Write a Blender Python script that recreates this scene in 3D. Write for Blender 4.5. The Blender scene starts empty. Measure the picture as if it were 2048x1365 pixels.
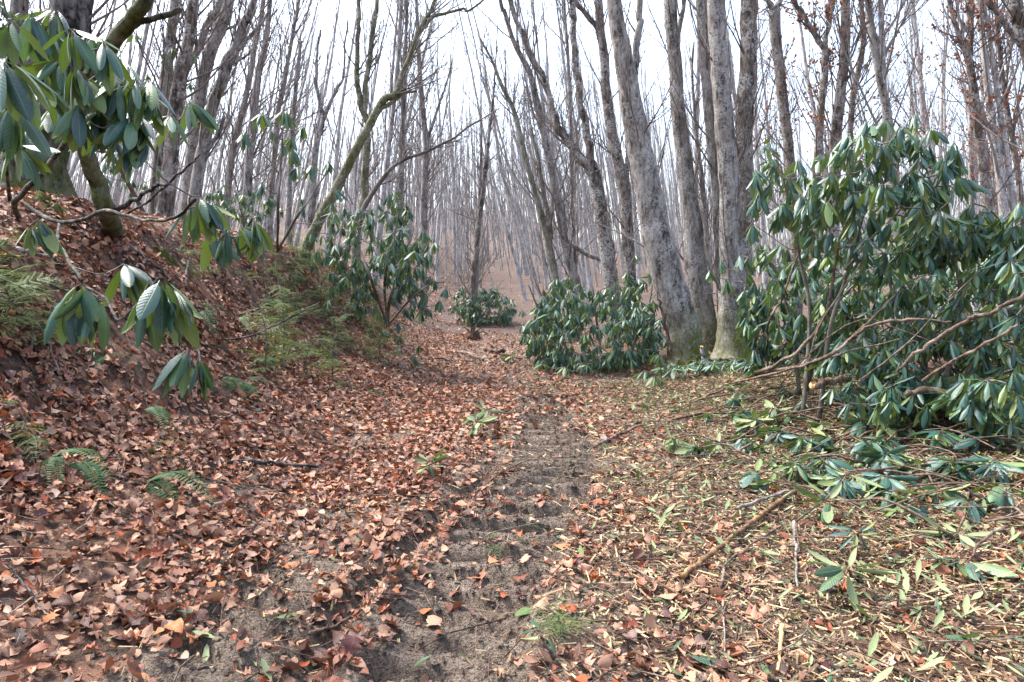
import bpy, math, random
import numpy as np
from mathutils import Matrix, Vector

# ------------------------------------------------------------------ camera, sky, sun, exposure
SC = bpy.context.scene
COL = SC.collection
CH, PITCH, F = 1.25, math.radians(4.5), 1365.0
cam = bpy.data.cameras.new('camera'); cam.lens = 24; cam.sensor_width = 36; cam.clip_end = 3000; cam.clip_start = 0.05
camo = bpy.data.objects.new('camera', cam); COL.objects.link(camo)
camo.location = (0, 0, CH); camo.rotation_euler = (math.pi/2 - PITCH, 0, 0)
SC.camera = camo

SUN_EL, SUN_AZ = math.radians(58), math.radians(-62)      # azimuth from +Y towards +X
world = bpy.data.worlds.new('World'); SC.world = world; world.use_nodes = True
wn = world.node_tree; wn.nodes.clear()
sky = wn.nodes.new('ShaderNodeTexSky'); sky.sky_type = 'NISHITA'; sky.sun_disc = False
sky.sun_elevation = SUN_EL; sky.sun_rotation = SUN_AZ
sky.air_density = 1.0; sky.dust_density = 4.0; sky.ozone_density = 1.0
hsv = wn.nodes.new('ShaderNodeHueSaturation'); hsv.inputs['Saturation'].default_value = 0.8
bg = wn.nodes.new('ShaderNodeBackground'); bg.inputs['Strength'].default_value = 0.115
wo = wn.nodes.new('ShaderNodeOutputWorld')
wn.links.new(sky.outputs[0], hsv.inputs['Color']); wn.links.new(hsv.outputs[0], bg.inputs['Color']); wn.links.new(bg.outputs[0], wo.inputs[0])
sl = bpy.data.lights.new('sun', 'SUN'); sl.energy = 1.5; sl.angle = math.radians(11); sl.color = (1.0, 0.96, 0.9)
so = bpy.data.objects.new('sun', sl); COL.objects.link(so)
sd = Vector((math.sin(SUN_AZ)*math.cos(SUN_EL), math.cos(SUN_AZ)*math.cos(SUN_EL), math.sin(SUN_EL)))
so.rotation_euler = sd.to_track_quat('Z', 'Y').to_euler(); so.location = (0, 0, 40)
SC.view_settings.view_transform = 'Standard'; SC.view_settings.look = 'None'
SC.view_settings.gamma = 1; SC.view_settings.use_curve_mapping = False
SC.view_settings.exposure = 2.45
SC.cycles.max_bounces = 8; SC.cycles.transparent_max_bounces = 8; SC.cycles.diffuse_bounces = 4
SC.render.film_transparent = False

rng = np.random.default_rng(7)
def N_(a): a = np.asarray(a, float); return a/np.maximum(np.linalg.norm(a, axis=-1, keepdims=True), 1e-9)

# ------------------------------------------------------------------ photo measurement -> world
CP, SP = math.cos(PITCH), math.sin(PITCH)
def W(px, py, d):
    rx, ry = (px-1024)/F, (682.5-py)/F
    dy = CP + ry*SP; dz = -SP + ry*CP
    s = d/dy
    return np.array([rx*s, d, CH + dz*s])
def proj(P):
    P = np.atleast_2d(P); x, y, z = P[:,0], P[:,1], P[:,2]-CH
    dep = y*CP - z*SP; up = y*SP + z*CP
    dep = np.where(dep < .05, .05, dep)
    return 1024 + F*x/dep, 682.5 - F*up/dep, dep

# ------------------------------------------------------------------ noise and terrain
def vnoise(x, y, seed=0):
    x = np.asarray(x, float); y = np.asarray(y, float)
    xi = np.floor(x).astype(np.int64); yi = np.floor(y).astype(np.int64)
    fx = x-xi; fy = y-yi; fx = fx*fx*(3-2*fx); fy = fy*fy*(3-2*fy)
    def h(a, b):
        n = (a*374761393 + b*668265263 + seed*974711) & 0xffffffff
        n = ((n ^ (n >> 13))*1274126177) & 0xffffffff
        return ((n ^ (n >> 16)) & 0xffff)/65535.0
    return (h(xi,yi)*(1-fx)+h(xi+1,yi)*fx)*(1-fy) + (h(xi,yi+1)*(1-fx)+h(xi+1,yi+1)*fx)*fy
def fbm(x, y, o=3, seed=0):
    s = 0; a = .5
    for i in range(o): s = s + a*vnoise(x*2**i, y*2**i, seed+i); a *= .5
    return s
def sst(a, b, x):
    t = np.clip((x-a)/(b-a), 0, 1); return t*t*(3-2*t)
def xc(y):                                   # centre line of the track
    y = np.asarray(y, float)
    return .12 - .85*sst(8, 15, y) - .05*np.maximum(y-15, 0)
def tread_masks(x, y):
    ca = -.22 + .55*sst(2.2, 5.0, y) - .1*sst(6, 10, y) + (xc(y)-.12)
    a = 1-sst(.20, .34, np.abs(x-ca))
    cb = -.98 + .15*sst(2, 6, y) + (xc(y)-.12)
    b = (1-sst(.12, .26, np.abs(x-cb)))*(1-sst(3.0, 3.9, y))
    return a, b, ca
def g(x, y, fine=True):
    x = np.asarray(x, float); y = np.asarray(y, float)
    r = np.hypot(x, np.maximum(y, 0))
    t = np.maximum(r-13, 0)
    grade = .12 - .05*sst(2, 30, x)
    z = grade*t*t/(t+20)
    xb = xc(y) - 2.35 + .55*sst(7, 13, y) + .35*(fbm(y*.8, y*0+3.3, 2, 5)-.4) - .25*np.maximum(2.5-y, 0)*0.4
    s = xb - x
    hb = 1.85 - 1.0*sst(13, 25, y)
    lump = .30*(fbm(x*1.1+5, y*1.1, 3, 11)-.45)
    z = z + .34*sst(-1.15, .2, s) + (hb-.34)*sst(-.15, 1.55, s + .35*(fbm(x*2, y*1.3, 2, 21)-.4)) + (.45*sst(1.2, 3.6, s)+.04*np.maximum(s-3.2, 0))*(1-.3*sst(12, 25, y))
    z = z + lump*sst(-.2, .8, s) + .10*sst(0, .25, s)*(1-sst(.25, .7, s))*(fbm(x*4, y*4, 2, 31))
    rr = x - xc(y) - 1.55
    z = z + .16*sst(0, 1.6, rr) + .12*(fbm(x*.9, y*.9, 3, 41)-.4)*sst(0, 1.2, rr)
    z = z + .05*(fbm(x*1.7, y*1.7, 3, 51)-.45)
    z = z + .5*(fbm(x*.12, y*.12, 2, 61)-.4)*sst(14, 30, r)
    if fine:
        a, b, ca = tread_masks(x, y)
        near = (1-sst(7, 11, y))
        pat = sst(.22, .42, fbm(x*1.3+9, y*.9, 2, 71))
        ph = (y + .30*np.abs(x-ca) + .035*vnoise(x*7, y*7, 5) + .10*vnoise(x*2.2, y*1.4, 6) - .5*(x-ca)**2)/.19
        rid = np.clip(np.sin(2*np.pi*ph)*2.4+.7, -1, 1)*.8
        rut = np.exp(-((x-ca+.45+.06*(vnoise(y*2.5, y*0, 8)-.5))/.075)**2)*(1-sst(4.2, 5.6, y))
        z = z - .05*a*near - .04*b + (.10*a*near+.04*b)*(.4+.6*pat)*(.6+.8*vnoise(x*5+3, y*8, 95))*rid - .13*rut
        edge = np.exp(-((x-ca-.36)/.09)**2) + np.exp(-((x-ca+.36)/.09)**2)
        z = z + .045*edge*near*(.5+fbm(x*6, y*3, 2, 91))
        z = z + .020*(fbm(x*9, y*9, 3, 81)-.45)*(1-sst(8, 12, y))*(1-.5*a)
    return z
_PY = np.concatenate([np.arange(.8, 12, .03), np.arange(12, 160, .25)])
def G(px, py):
    D = np.stack([W(px, py, d) for d in _PY])
    h = D[:,2]-g(D[:,0], D[:,1])
    k = np.argmax(h < 0) if (h < 0).any() else np.argmin(h[_PY < 25])
    return np.array([D[k,0], D[k,1], float(g(D[k,0], D[k,1]))])
def onG(x, y, dz=0.): return np.array([x, y, float(g(x, y))+dz])

# ------------------------------------------------------------------ materials
def new_mat(name):
    m = bpy.data.materials.new(name); m.use_nodes = True
    nt = m.node_tree; nt.nodes.clear()
    return m, nt
def nd(nt, typ, ins=None, **props):
    n = nt.nodes.new(typ)
    for k, v in props.items(): setattr(n, k, v)
    for k, v in (ins or {}).items():
        if hasattr(v, 'is_output') or isinstance(v, bpy.types.NodeSocket): nt.links.new(v, n.inputs[k])
        else: n.inputs[k].default_value = v
    return n
def ramp(nt, fac, stops, interp='LINEAR'):
    n = nt.nodes.new('ShaderNodeValToRGB'); cr = n.color_ramp; cr.interpolation = interp
    while len(cr.elements) < len(stops): cr.elements.new(.5)
    for e, (p, c) in zip(cr.elements, stops): e.position = p; e.color = (*c, 1)
    nt.links.new(fac, n.inputs[0]); return n.outputs[0]
def math_(nt, op, a, b=None, c=None, clamp=False):
    n = nt.nodes.new('ShaderNodeMath'); n.operation = op; n.use_clamp = clamp
    for i, v in enumerate((a, b, c)):
        if v is None: continue
        if isinstance(v, (int, float)): n.inputs[i].default_value = v
        else: nt.links.new(v, n.inputs[i])
    return n.outputs[0]
def mix(nt, f, a, b, blend='MIX'):
    n = nt.nodes.new('ShaderNodeMix'); n.data_type = 'RGBA'; n.blend_type = blend
    for i, v in ((0, f), (6, a), (7, b)):
        if isinstance(v, (int, float)): n.inputs[i].default_value = v
        elif isinstance(v, tuple): n.inputs[i].default_value = (*v, 1) if len(v) == 3 else v
        else: nt.links.new(v, n.inputs[i])
    return n.outputs[2]
def attr(nt, name): return nd(nt, 'ShaderNodeAttribute', attribute_name=name).outputs['Fac']
def rnd_fac(nt):
    return math_(nt, 'FRACT', math_(nt, 'ADD', attr(nt, 'rnd'), nd(nt, 'ShaderNodeObjectInfo').outputs['Random']))
def noise(nt, scale, detail=4, rough=.6, vec=None, dist=0):
    n = nd(nt, 'ShaderNodeTexNoise', {'Scale': scale, 'Detail': detail, 'Roughness': rough, 'Distortion': dist})
    if vec is not None: nt.links.new(vec, n.inputs['Vector'])
    return n
def finish(nt, bsdf_out): nt.links.new(bsdf_out, nt.nodes.new('ShaderNodeOutputMaterial').inputs[0])
def principled(nt, col, rough=.6, spec=.5, bump=None, bstr=.4, bdist=.01):
    p = nt.nodes.new('ShaderNodeBsdfPrincipled')
    for k, v in (('Base Color', col), ('Roughness', rough), ('Specular IOR Level', spec)):
        if isinstance(v, (int, float)): p.inputs[k].default_value = v
        elif isinstance(v, tuple): p.inputs[k].default_value = (*v, 1)
        else: nt.links.new(v, p.inputs[k])
    if bump is not None:
        b = nd(nt, 'ShaderNodeBump', {'Height': bump, 'Strength': bstr, 'Distance': bdist})
        nt.links.new(b.outputs[0], p.inputs['Normal'])
    return p
def leafy(name, top, under, rib, trans, tf, rough=.32, ribw=.07, vein=True, spec=.5, blotch=((.10,.06,.03), .0)):
    m, nt = new_mat(name)
    f = rnd_fac(nt); u = attr(nt, 'u'); v = attr(nt, 'v')
    ct = ramp(nt, f, top); cu = ramp(nt, f, under)
    nz = noise(nt, 35, 3).outputs['Fac']
    ct = mix(nt, .55, ct, ramp(nt, nz, [(.3, (.62,.62,.62)), (.7, (1.25,1.25,1.25))]), 'MULTIPLY')
    ct = mix(nt, math_(nt, 'MULTIPLY', ramp(nt, noise(nt, 14, 4, .65, nd(nt, 'ShaderNodeNewGeometry').outputs['Position']).outputs['Fac'], [(.60, (0,0,0)), (.68, (1,1,1))]), blotch[1]), ct, blotch[0])
    au = math_(nt, 'ABSOLUTE', u)
    isrib = math_(nt, 'SUBTRACT', 1., math_(nt, 'DIVIDE', au, ribw), clamp=True)
    ct = mix(nt, math_(nt, 'MULTIPLY', isrib, .6), ct, rib)
    cu = mix(nt, math_(nt, 'MULTIPLY', isrib, .6), cu, rib)
    back = nd(nt, 'ShaderNodeNewGeometry').outputs['Backfacing']
    c = mix(nt, back, ct, cu)
    vph = math_(nt, 'SINE', math_(nt, 'MULTIPLY', math_(nt, 'SUBTRACT', v, math_(nt, 'MULTIPLY', au, .12)), 80.))
    bump = math_(nt, 'ADD', math_(nt, 'MULTIPLY', vph, .3 if vein else 0.), math_(nt, 'MULTIPLY', isrib, -1.0))
    bump = math_(nt, 'ADD', bump, math_(nt, 'MULTIPLY', nz, 1.2))
    r = mix(nt, back, (rough,)*3, (.7,)*3)
    p = principled(nt, c, r, spec, bump, .35, .0025)
    tr = nd(nt, 'ShaderNodeBsdfTranslucent', {'Color': (*trans, 1)})
    ms = nd(nt, 'ShaderNodeMixShader', {0: tf, 1: p.outputs[0], 2: tr.outputs[0]})
    finish(nt, ms.outputs[0]); return m
M = {}
M['rhodo'] = leafy('rhododendron_leaf', [(0, (.009,.044,.042)), (.4, (.018,.074,.062)), (.75, (.036,.108,.070)), (.92, (.075,.15,.055)), (1, (.13,.19,.045))],  # green tops shifted to teal, blue sky reflection put into the colour
                   [(0, (.10,.15,.045)), (1, (.17,.20,.065))], (.18,.25,.11), (.18,.32,.03), .10, .38, spec=.6, blotch=((.16,.15,.035), .55))
M['rhodo_pale'] = leafy('cut_rhododendron_leaf', [(0, (.020,.055,.035)), (.5, (.045,.10,.05)), (1, (.11,.16,.05))],
                   [(0, (.15,.20,.095)), (1, (.25,.29,.15))], (.26,.3,.14), (.2,.3,.06), .14, .45, spec=.4, blotch=((.20,.13,.05), .6))
M['dead'] = leafy('dead_leaf', [(0, (.018,.008,.007)), (.22, (.070,.022,.014)), (.40, (.165,.055,.030)), (.55, (.29,.125,.074)), (.67, (.42,.235,.155)), (.74, (.17,.036,.017)), (.82, (.34,.070,.014)), (.90, (.085,.045,.052)), (1, (.50,.33,.235))],
                   [(0, (.09,.046,.034)), (.4, (.26,.145,.098)), (.7, (.38,.23,.155)), (.85, (.33,.115,.04)), (1, (.46,.31,.225))], (.30,.18,.12), (.30,.11,.04), .10, .5, .06, spec=.3, blotch=((.03,.016,.012), .6))
M['dead_orange'] = leafy('orange_dead_leaf', [(0, (.36,.10,.02)), (1, (.52,.17,.035))], [(0, (.40,.15,.04)), (1, (.5,.2,.06))], (.4,.2,.1), (.5,.15,.03), .15, .5)
M['twigleaf'] = leafy('withered_leaf', [(0, (.14,.045,.02)), (1, (.28,.10,.045))], [(0, (.18,.07,.03)), (1, (.3,.12,.06))], (.3,.15,.1), (.4,.14,.05), .25, .6)
M['hemlock'] = leafy('hemlock_needles', [(0, (.04,.085,.018)), (.5, (.085,.15,.03)), (1, (.16,.22,.045))], [(0, (.08,.13,.04)), (1, (.15,.21,.06))], (.12,.17,.05), (.25,.35,.05), .2, .5, vein=False)
M['fern'] = leafy('fern_green', [(0, (.010,.055,.014)), (1, (.025,.10,.026))], [(0, (.016,.06,.018)), (1, (.03,.085,.026))], (.06,.12,.03), (.10,.3,.04), .12, .6, vein=False, spec=.25)

def bark(name, stops, lichen, moss=(.09,.105,.012), sc=1.0, furrow=.5, lic=.5, bstr=.9):
    m, nt = new_mat(name)
    tc = nd(nt, 'ShaderNodeTexCoord').outputs['Object']
    oi = nd(nt, 'ShaderNodeObjectInfo').outputs['Random']
    off = nd(nt, 'ShaderNodeCombineXYZ', {0: math_(nt, 'MULTIPLY', oi, 40.), 1: 0., 2: math_(nt, 'MULTIPLY', oi, 17.)}).outputs[0]
    va = nd(nt, 'ShaderNodeVectorMath', {0: tc, 1: off}, operation='ADD').outputs[0]
    mp = nd(nt, 'ShaderNodeMapping', {'Vector': va, 'Scale': (1, 1, .3)}).outputs[0]
    fur = noise(nt, 26*sc, 6, .65, mp, .4).outputs['Fac']
    big = noise(nt, 5.*sc, 5, .65, va).outputs['Fac']
    spot = noise(nt, 34*sc, 4, .6, va).outputs['Fac']
    c = ramp(nt, mixf(nt, mixf(nt, fur, spot, .2), noise(nt, 7*sc, 5, .65, mp).outputs['Fac'], .42), stops)
    lf = math_(nt, 'MULTIPLY', ramp(nt, big, [(.46, (0,0,0)), (.56, (1,1,1))]), ramp(nt, spot, [(.42, (0,0,0)), (.55, (1,1,1))]))
    c = mix(nt, math_(nt, 'MULTIPLY', lf, lic), c, lichen)
    mf = math_(nt, 'MULTIPLY', attr(nt, 'moss'), ramp(nt, noise(nt, 16*sc, 4, .7, va).outputs['Fac'], [(.36, (0,0,0)), (.5, (1,1,1))]))
    mc = ramp(nt, noise(nt, 60, 3, .6, va).outputs['Fac'], [(.3, tuple(.4*a for a in moss)), (.7, tuple(1.5*a for a in moss))])
    c = mix(nt, mf, c, mc)
    h = math_(nt, 'ADD', math_(nt, 'MULTIPLY', fur, furrow), math_(nt, 'MULTIPLY', spot, .5))
    p = principled(nt, c, .85, .25, h, bstr, .02)
    finish(nt, p.outputs[0]); return m
def mixf(nt, a, b, f):
    return math_(nt, 'ADD', math_(nt, 'MULTIPLY', a, 1-f), math_(nt, 'MULTIPLY', b, f))
M['bark'] = bark('grey_lichen_bark', [(.41, (.030,.026,.023)), (.465, (.12,.104,.093)), (.53, (.215,.195,.18)), (.61, (.32,.30,.285))], (.42,.42,.41), lic=.5)
M['bark_brown'] = bark('brown_bark', [(.42, (.022,.017,.014)), (.5, (.11,.088,.074)), (.59, (.25,.21,.185))], (.42,.415,.40), lic=.75)
M['bark_dark'] = bark('furrowed_dark_bark', [(.45, (.006,.005,.005)), (.49, (.035,.030,.029)), (.54, (.11,.098,.094)), (.6, (.18,.165,.16))], (.25,.24,.24), sc=.62, furrow=2.2, lic=.25, bstr=1.0)
M['bark_far'] = bark('haze_paled_grey_bark', [(.42, (.11,.10,.096)), (.5, (.27,.253,.247)), (.59, (.43,.412,.405))], (.52,.51,.51), lic=.7)  # grey lichened bark, lightened in place of distance haze
M['twig_far'] = bark('haze_paled_twig_bark', [(.36, (.10,.088,.082)), (.55, (.22,.20,.19)), (.7, (.33,.31,.30))], (.38,.37,.36), lic=.3, bstr=.3)  # paler twig bark for far crowns, haze put into the colour
M['twig'] = bark('twig_bark', [(.36, (.045,.037,.032)), (.55, (.145,.122,.11)), (.7, (.25,.22,.205))], (.34,.32,.30), lic=.3, bstr=.3)
M['cutwood'] = bark('bare_branch_bark', [(.42, (.038,.024,.016)), (.5, (.105,.068,.048)), (.6, (.21,.147,.11))], (.26,.23,.20), lic=.45, bstr=.9)
M['stickpeeled'] = bark('peeled_stick', [(.42, (.05,.027,.016)), (.5, (.18,.10,.048)), (.6, (.36,.225,.11))], (.085,.055,.04), lic=.9, bstr=.8)
M['stickgrey'] = bark('grey_stick', [(.42, (.05,.042,.037)), (.5, (.155,.135,.122)), (.6, (.28,.255,.235))], (.34,.33,.31), bstr=.7)
m, nt = new_mat('fresh_cut_wood')
p = principled(nt, ramp(nt, noise(nt, 60, 4).outputs['Fac'], [(.3, (.42,.20,.07)), (.7, (.68,.42,.2))]), .7); finish(nt, p.outputs[0]); M['freshwood'] = m

def groundmat(name, kind):
    m, nt = new_mat(name)
    tc = nd(nt, 'ShaderNodeNewGeometry').outputs['Position']
    n1 = noise(nt, 3.2, 6, .65, tc).outputs['Fac']; n2 = noise(nt, 42, 5, .7, tc).outputs['Fac']; n3 = noise(nt, 140, 3, .6, tc).outputs['Fac']
    soil = ramp(nt, mixf(nt, n2, n3, .35), [(.33, (.022,.015,.012)), (.5, (.075,.054,.042)), (.68, (.16,.12,.095))])
    mud = ramp(nt, mixf(nt, n2, n3, .5), [(.38, (.065,.047,.036)), (.5, (.215,.167,.13)), (.62, (.36,.295,.24))])
    vor = nd(nt, 'ShaderNodeTexVoronoi', {'Vector': tc, 'Scale': 16.}); vr = nd(nt, 'ShaderNodeSeparateColor', {0: vor.outputs['Color']}).outputs[0]
    lit = ramp(nt, vr, [(0, (.05,.026,.019)), (.3, (.15,.075,.05)), (.55, (.27,.155,.11)), (.8, (.2,.085,.05)), (1, (.34,.22,.16))])
    lit = mix(nt, .5, lit, ramp(nt, n2, [(.3, (.35,.35,.35)), (.7, (1.3,1.3,1.3))]), 'MULTIPLY')
    if kind == 'track':
        wet = ramp(nt, n1, [(.38, (0,0,0)), (.55, (1,1,1))])
        c = mix(nt, wet, mix(nt, .5, soil, mud), mud)
    elif kind == 'litter':
        c = mix(nt, ramp(nt, n1, [(.36, (.15,.15,.15)), (.6, (.95,.95,.95))]), mix(nt, .45, mix(nt, .5, lit, (.62,.6,.6), 'MULTIPLY'), (.155,.122,.105)), mix(nt, .5, soil, (.11,.088,.077)))
    else:
        c = mix(nt, ramp(nt, n1, [(.40, (0,0,0)), (.56, (1,1,1))]), soil, lit)
    h = math_(nt, 'ADD', math_(nt, 'MULTIPLY', n2, 1.), math_(nt, 'MULTIPLY', n3, .7))
    p = principled(nt, c, .85, .2, h, 1., .035); finish(nt, p.outputs[0]); return m
M['track'] = groundmat('track_mud', 'track'); M['floor'] = groundmat('forest_floor_soil', 'soil'); M['hill'] = groundmat('hillside_leaf_cover', 'litter')
m, nt = new_mat('wood_chip')
c = ramp(nt, rnd_fac(nt), [(0, (.04,.022,.014)), (.36, (.13,.078,.046)), (.62, (.25,.165,.098)), (.84, (.40,.29,.17)), (.94, (.54,.42,.26)), (1, (.20,.22,.09))])
p = principled(nt, c, .75, .3); finish(nt, p.outputs[0]); M['chip'] = m
m, nt = new_mat('moss')
tc = nd(nt, 'ShaderNodeNewGeometry').outputs['Position']
nz = noise(nt, 90, 4, .7, tc).outputs['Fac']
p = principled(nt, ramp(nt, nz, [(.35, (.015,.018,.004)), (.58, (.075,.08,.010)), (.75, (.16,.15,.02))]), .9, .2, nz, 1., .02); finish(nt, p.outputs[0]); M['moss'] = m

# ------------------------------------------------------------------ mesh helpers
def mk(name, V, faces, mat, attrs=None, smooth=True):
    V = np.ascontiguousarray(V, np.float32).reshape(-1, 3)
    faces = [np.asarray(f, np.int32) for f in faces if len(f)]
    me = bpy.data.meshes.new(name)
    tot = np.concatenate([np.full(len(f), f.shape[1], np.int32) for f in faces])
    loops = np.concatenate([f.ravel() for f in faces]).astype(np.int32)
    me.vertices.add(len(V)); me.vertices.foreach_set('co', V.ravel())
    me.loops.add(len(loops)); me.loops.foreach_set('vertex_index', loops)
    me.polygons.add(len(tot)); me.polygons.foreach_set('loop_start', (np.cumsum(tot)-tot).astype(np.int32))
    me.polygons.foreach_set('loop_total', tot)
    me.polygons.foreach_set('use_smooth', np.full(len(tot), smooth))
    for k, a in (attrs or {}).items():
        at = me.attributes.new(k, 'FLOAT', 'POINT'); at.data.foreach_set('value', np.ascontiguousarray(a, np.float32).ravel())
    me.update(calc_edges=True)
    if mat is not None: me.materials.append(mat)
    return me
class Buf:
    def __init__(s): s.V = []; s.F = {}; s.n = 0; s.A = {}
    def add(s, V, faces, **attrs):
        V = np.asarray(V, float).reshape(-1, 3); s.V.append(V)
        for f in faces:
            f = np.asarray(f)
            if len(f): s.F.setdefault(f.shape[1], []).append(f + s.n)
        for k, a in attrs.items(): s.A.setdefault(k, []).append(np.broadcast_to(np.asarray(a, float).ravel(), (len(V),)) if np.size(a) != len(V) else np.asarray(a, float).ravel())
        s.n += len(V)
    def mesh(s, name, mat, off=None, smooth=True):
        V = np.concatenate(s.V)
        if off is not None: V = V - np.asarray(off)
        return mk(name, V, [np.concatenate(f) for f in s.F.values()], mat, {k: np.concatenate(a) for k, a in s.A.items()}, smooth)
def link(name, data, parent=None, kind=None, loc=None):
    o = bpy.data.objects.new(name, data); COL.objects.link(o)
    if parent is not None: o.parent = parent
    if loc is not None: o.location = loc
    if kind: o['kind'] = kind
    return o
def tag(o, label, cat, group=None, kind=None):
    o['label'] = label; o['category'] = cat
    if group: o['group'] = group
    if kind: o['kind'] = kind
    return o
def thing(name, label, cat, loc, group=None):
    o = link(name, None, loc=tuple(float(v) for v in loc)); o.empty_display_size = .1
    return tag(o, label, cat, group)

def catmull(P, n):
    P = np.asarray(P, float)
    if len(P) == 2: return P[0] + np.linspace(0, 1, n)[:,None]*(P[1]-P[0])
    Q = np.vstack([2*P[0]-P[1], P, 2*P[-1]-P[-2]])
    t = np.linspace(0, len(P)-1, n); i = np.minimum(t.astype(int), len(P)-2); f = (t-i)[:,None]
    a, b, c, d = Q[i], Q[i+1], Q[i+2], Q[i+3]
    return .5*(2*b + (c-a)*f + (2*a-5*b+4*c-d)*f*f + (3*b-a-3*c+d)*f**3)
def tubes(P, R, S):
    """P (B,K,3), R (B,K) -> verts, quads"""
    P = np.asarray(P, float); R = np.asarray(R, float); B, K = R.shape
    T = N_(np.gradient(P, axis=1)); mt = np.abs(T.mean(1))
    ref = np.eye(3)[np.argmin(mt, axis=1)][:,None,:]
    n1 = N_(np.cross(T, ref)); n2 = np.cross(T, n1)
    a = np.arange(S)*2*np.pi/S
    V = P[:,:,None,:] + R[:,:,None,None]*(np.cos(a)[:,None]*n1[:,:,None,:] + np.sin(a)[:,None]*n2[:,:,None,:])
    k = np.arange(K-1)[:,None]*S; s = np.arange(S)[None,:]; s2 = (s+1) % S
    q = np.stack([k+s, k+s2, k+S+s2, k+S+s], -1).reshape(-1, 4)
    q = (q[None] + (np.arange(B)*K*S)[:,None,None]).reshape(-1, 4)
    return V.reshape(-1, 3), q
def tube1(pts, rad, S=10, n=None, rough=0., caps=True, seed=0, wig=0.):
    n = n or max(6, 4*len(pts))
    P = catmull(pts, n); R = np.interp(np.linspace(0, 1, n), np.linspace(0, 1, len(rad)), rad)
    r = np.random.default_rng(seed)
    if wig:
        w = r.normal(0, wig, (n, 3)); w[0] = 0
        P = P + (w + np.roll(w, 1, 0) + np.roll(w, -1, 0))/2
    T = N_(np.gradient(P, axis=0)); n1 = np.zeros_like(P); a = np.cross(T[0], np.eye(3)[np.argmin(np.abs(T[0]))]); n1[0] = N_(a)
    for k in range(1, n): n1[k] = N_(n1[k-1] - (n1[k-1]*T[k]).sum()*T[k])
    n2 = np.cross(T, n1); a = np.arange(S)*2*np.pi/S
    V = (P[:,None] + R[:,None,None]*(np.cos(a)[None,:,None]*n1[:,None]+np.sin(a)[None,:,None]*n2[:,None])).reshape(-1,3)
    k = np.arange(n-1)[:,None]*S; s = np.arange(S)[None,:]; s2 = (s+1) % S
    q = np.stack([k+s, k+s2, k+S+s2, k+S+s], -1).reshape(-1, 4)
    if rough:
        V = V.reshape(n, S, 3); Cc = P[:,None,:]
        nz = r.normal(0, 1, (n, S)); nz = (nz + np.roll(nz, 1, 1) + np.roll(nz, 1, 0))/1.7
        V = (Cc + (V-Cc)*(1+rough*nz[:,:,None])).reshape(-1, 3)
    fs = [q]
    if caps:
        V = np.vstack([V, P[:1], P[-1:]]); s = np.arange(S); s2 = (s+1) % S
        fs.append(np.vstack([np.stack([s2, s, np.full(S, n*S)], 1), np.stack([(n-1)*S+s, (n-1)*S+s2, np.full(S, n*S+1)], 1)]))
    return V, fs
def grow(r, P, R, n, t0, t1, ang, lenf, K, up, jit, rf, angj=.25, even=False, taper=.3):
    B, Kp, _ = P.shape
    Lp = np.linalg.norm(np.diff(P, axis=1), axis=2).sum(1)
    idx = (np.arange(n) % B) if even else r.choice(B, n, p=Lp/Lp.sum())
    t = r.uniform(t0, t1, n)*(Kp-1); i = np.minimum(t.astype(int), Kp-2); f = (t-i)[:,None]
    p = P[idx,i]*(1-f)+P[idx,i+1]*f; T = N_(P[idx,i+1]-P[idx,i])
    rr = R[idx,i]*(1-f[:,0])+R[idx,i+1]*f[:,0]
    pr = r.normal(size=(n,3)); pr = N_(pr - (pr*T).sum(1, keepdims=True)*T)
    a = np.abs(ang + r.normal(0, angj, n))[:,None]
    d = N_(np.cos(a)*T + np.sin(a)*pr)
    L = lenf*Lp[idx]*(1.15-.7*t/(Kp-1))*r.uniform(.55, 1.25, n)
    out = np.empty((n, K, 3)); out[:,0] = p
    for k in range(1, K):
        d = N_(d + np.array([0,0,up/K]) + r.normal(0, jit, (n,3)))
        out[:,k] = out[:,k-1] + d*(L/(K-1))[:,None]
    Ro = (rr*rf)[:,None]*np.linspace(1, taper, K)[None,:]
    return out, Ro

# ------------------------------------------------------------------ leaf shapes
def rhodo_leaf(curl, fold, wid=.17, hi=True, twist=0.):
    t = np.array([0,.10,.17,.34,.55,.76,.92,1.]) if hi is True else np.array([0,.14,.5,.85,1.]) if hi is False else np.array([.05,.5,1.])
    hw = np.interp(t, [0,.10,.17,.34,.55,.76,.92,1.], np.array([.05,.06,.42,.86,1.,.86,.46,.03])*wid)
    s = np.linspace(-1, 1, 5 if hi is True else 3)
    th = np.concatenate([[0], np.cumsum(np.diff(t)*-curl*(1.25-.5*t[1:]))])
    cx = np.concatenate([[0], np.cumsum(np.diff(t)*np.cos(th[1:]))]); cz = np.concatenate([[0], np.cumsum(np.diff(t)*np.sin(th[1:]))])
    V = np.zeros((len(t), len(s), 3)); tw = twist*t
    y = hw[:,None]*np.sin(s*fold)[None]/max(fold, .01); zz = hw[:,None]*(np.cos(s*fold)-1)[None]/max(fold, .01)
    zz = zz + .10*hw[:,None]*np.abs(s)[None]
    y, zz = y*np.cos(tw)[:,None]-zz*np.sin(tw)[:,None], y*np.sin(tw)[:,None]+zz*np.cos(tw)[:,None]
    V[:,:,0] = cx[:,None] - zz*np.sin(th)[:,None]; V[:,:,1] = y; V[:,:,2] = cz[:,None] + zz*np.cos(th)[:,None]
    return grid_leaf(V, s, t)
def grid_leaf(V, s, t):
    K, S = V.shape[:2]
    k = np.arange(K-1)[:,None]*S; j = np.arange(S-1)[None]
    q = np.stack([k+j, k+S+j, k+S+j+1, k+j+1], -1).reshape(-1, 4)
    return V.reshape(-1, 3), q, np.broadcast_to(s[None], (K,S)).ravel().copy(), np.broadcast_to(t[:,None], (K,S)).ravel().copy()
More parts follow.
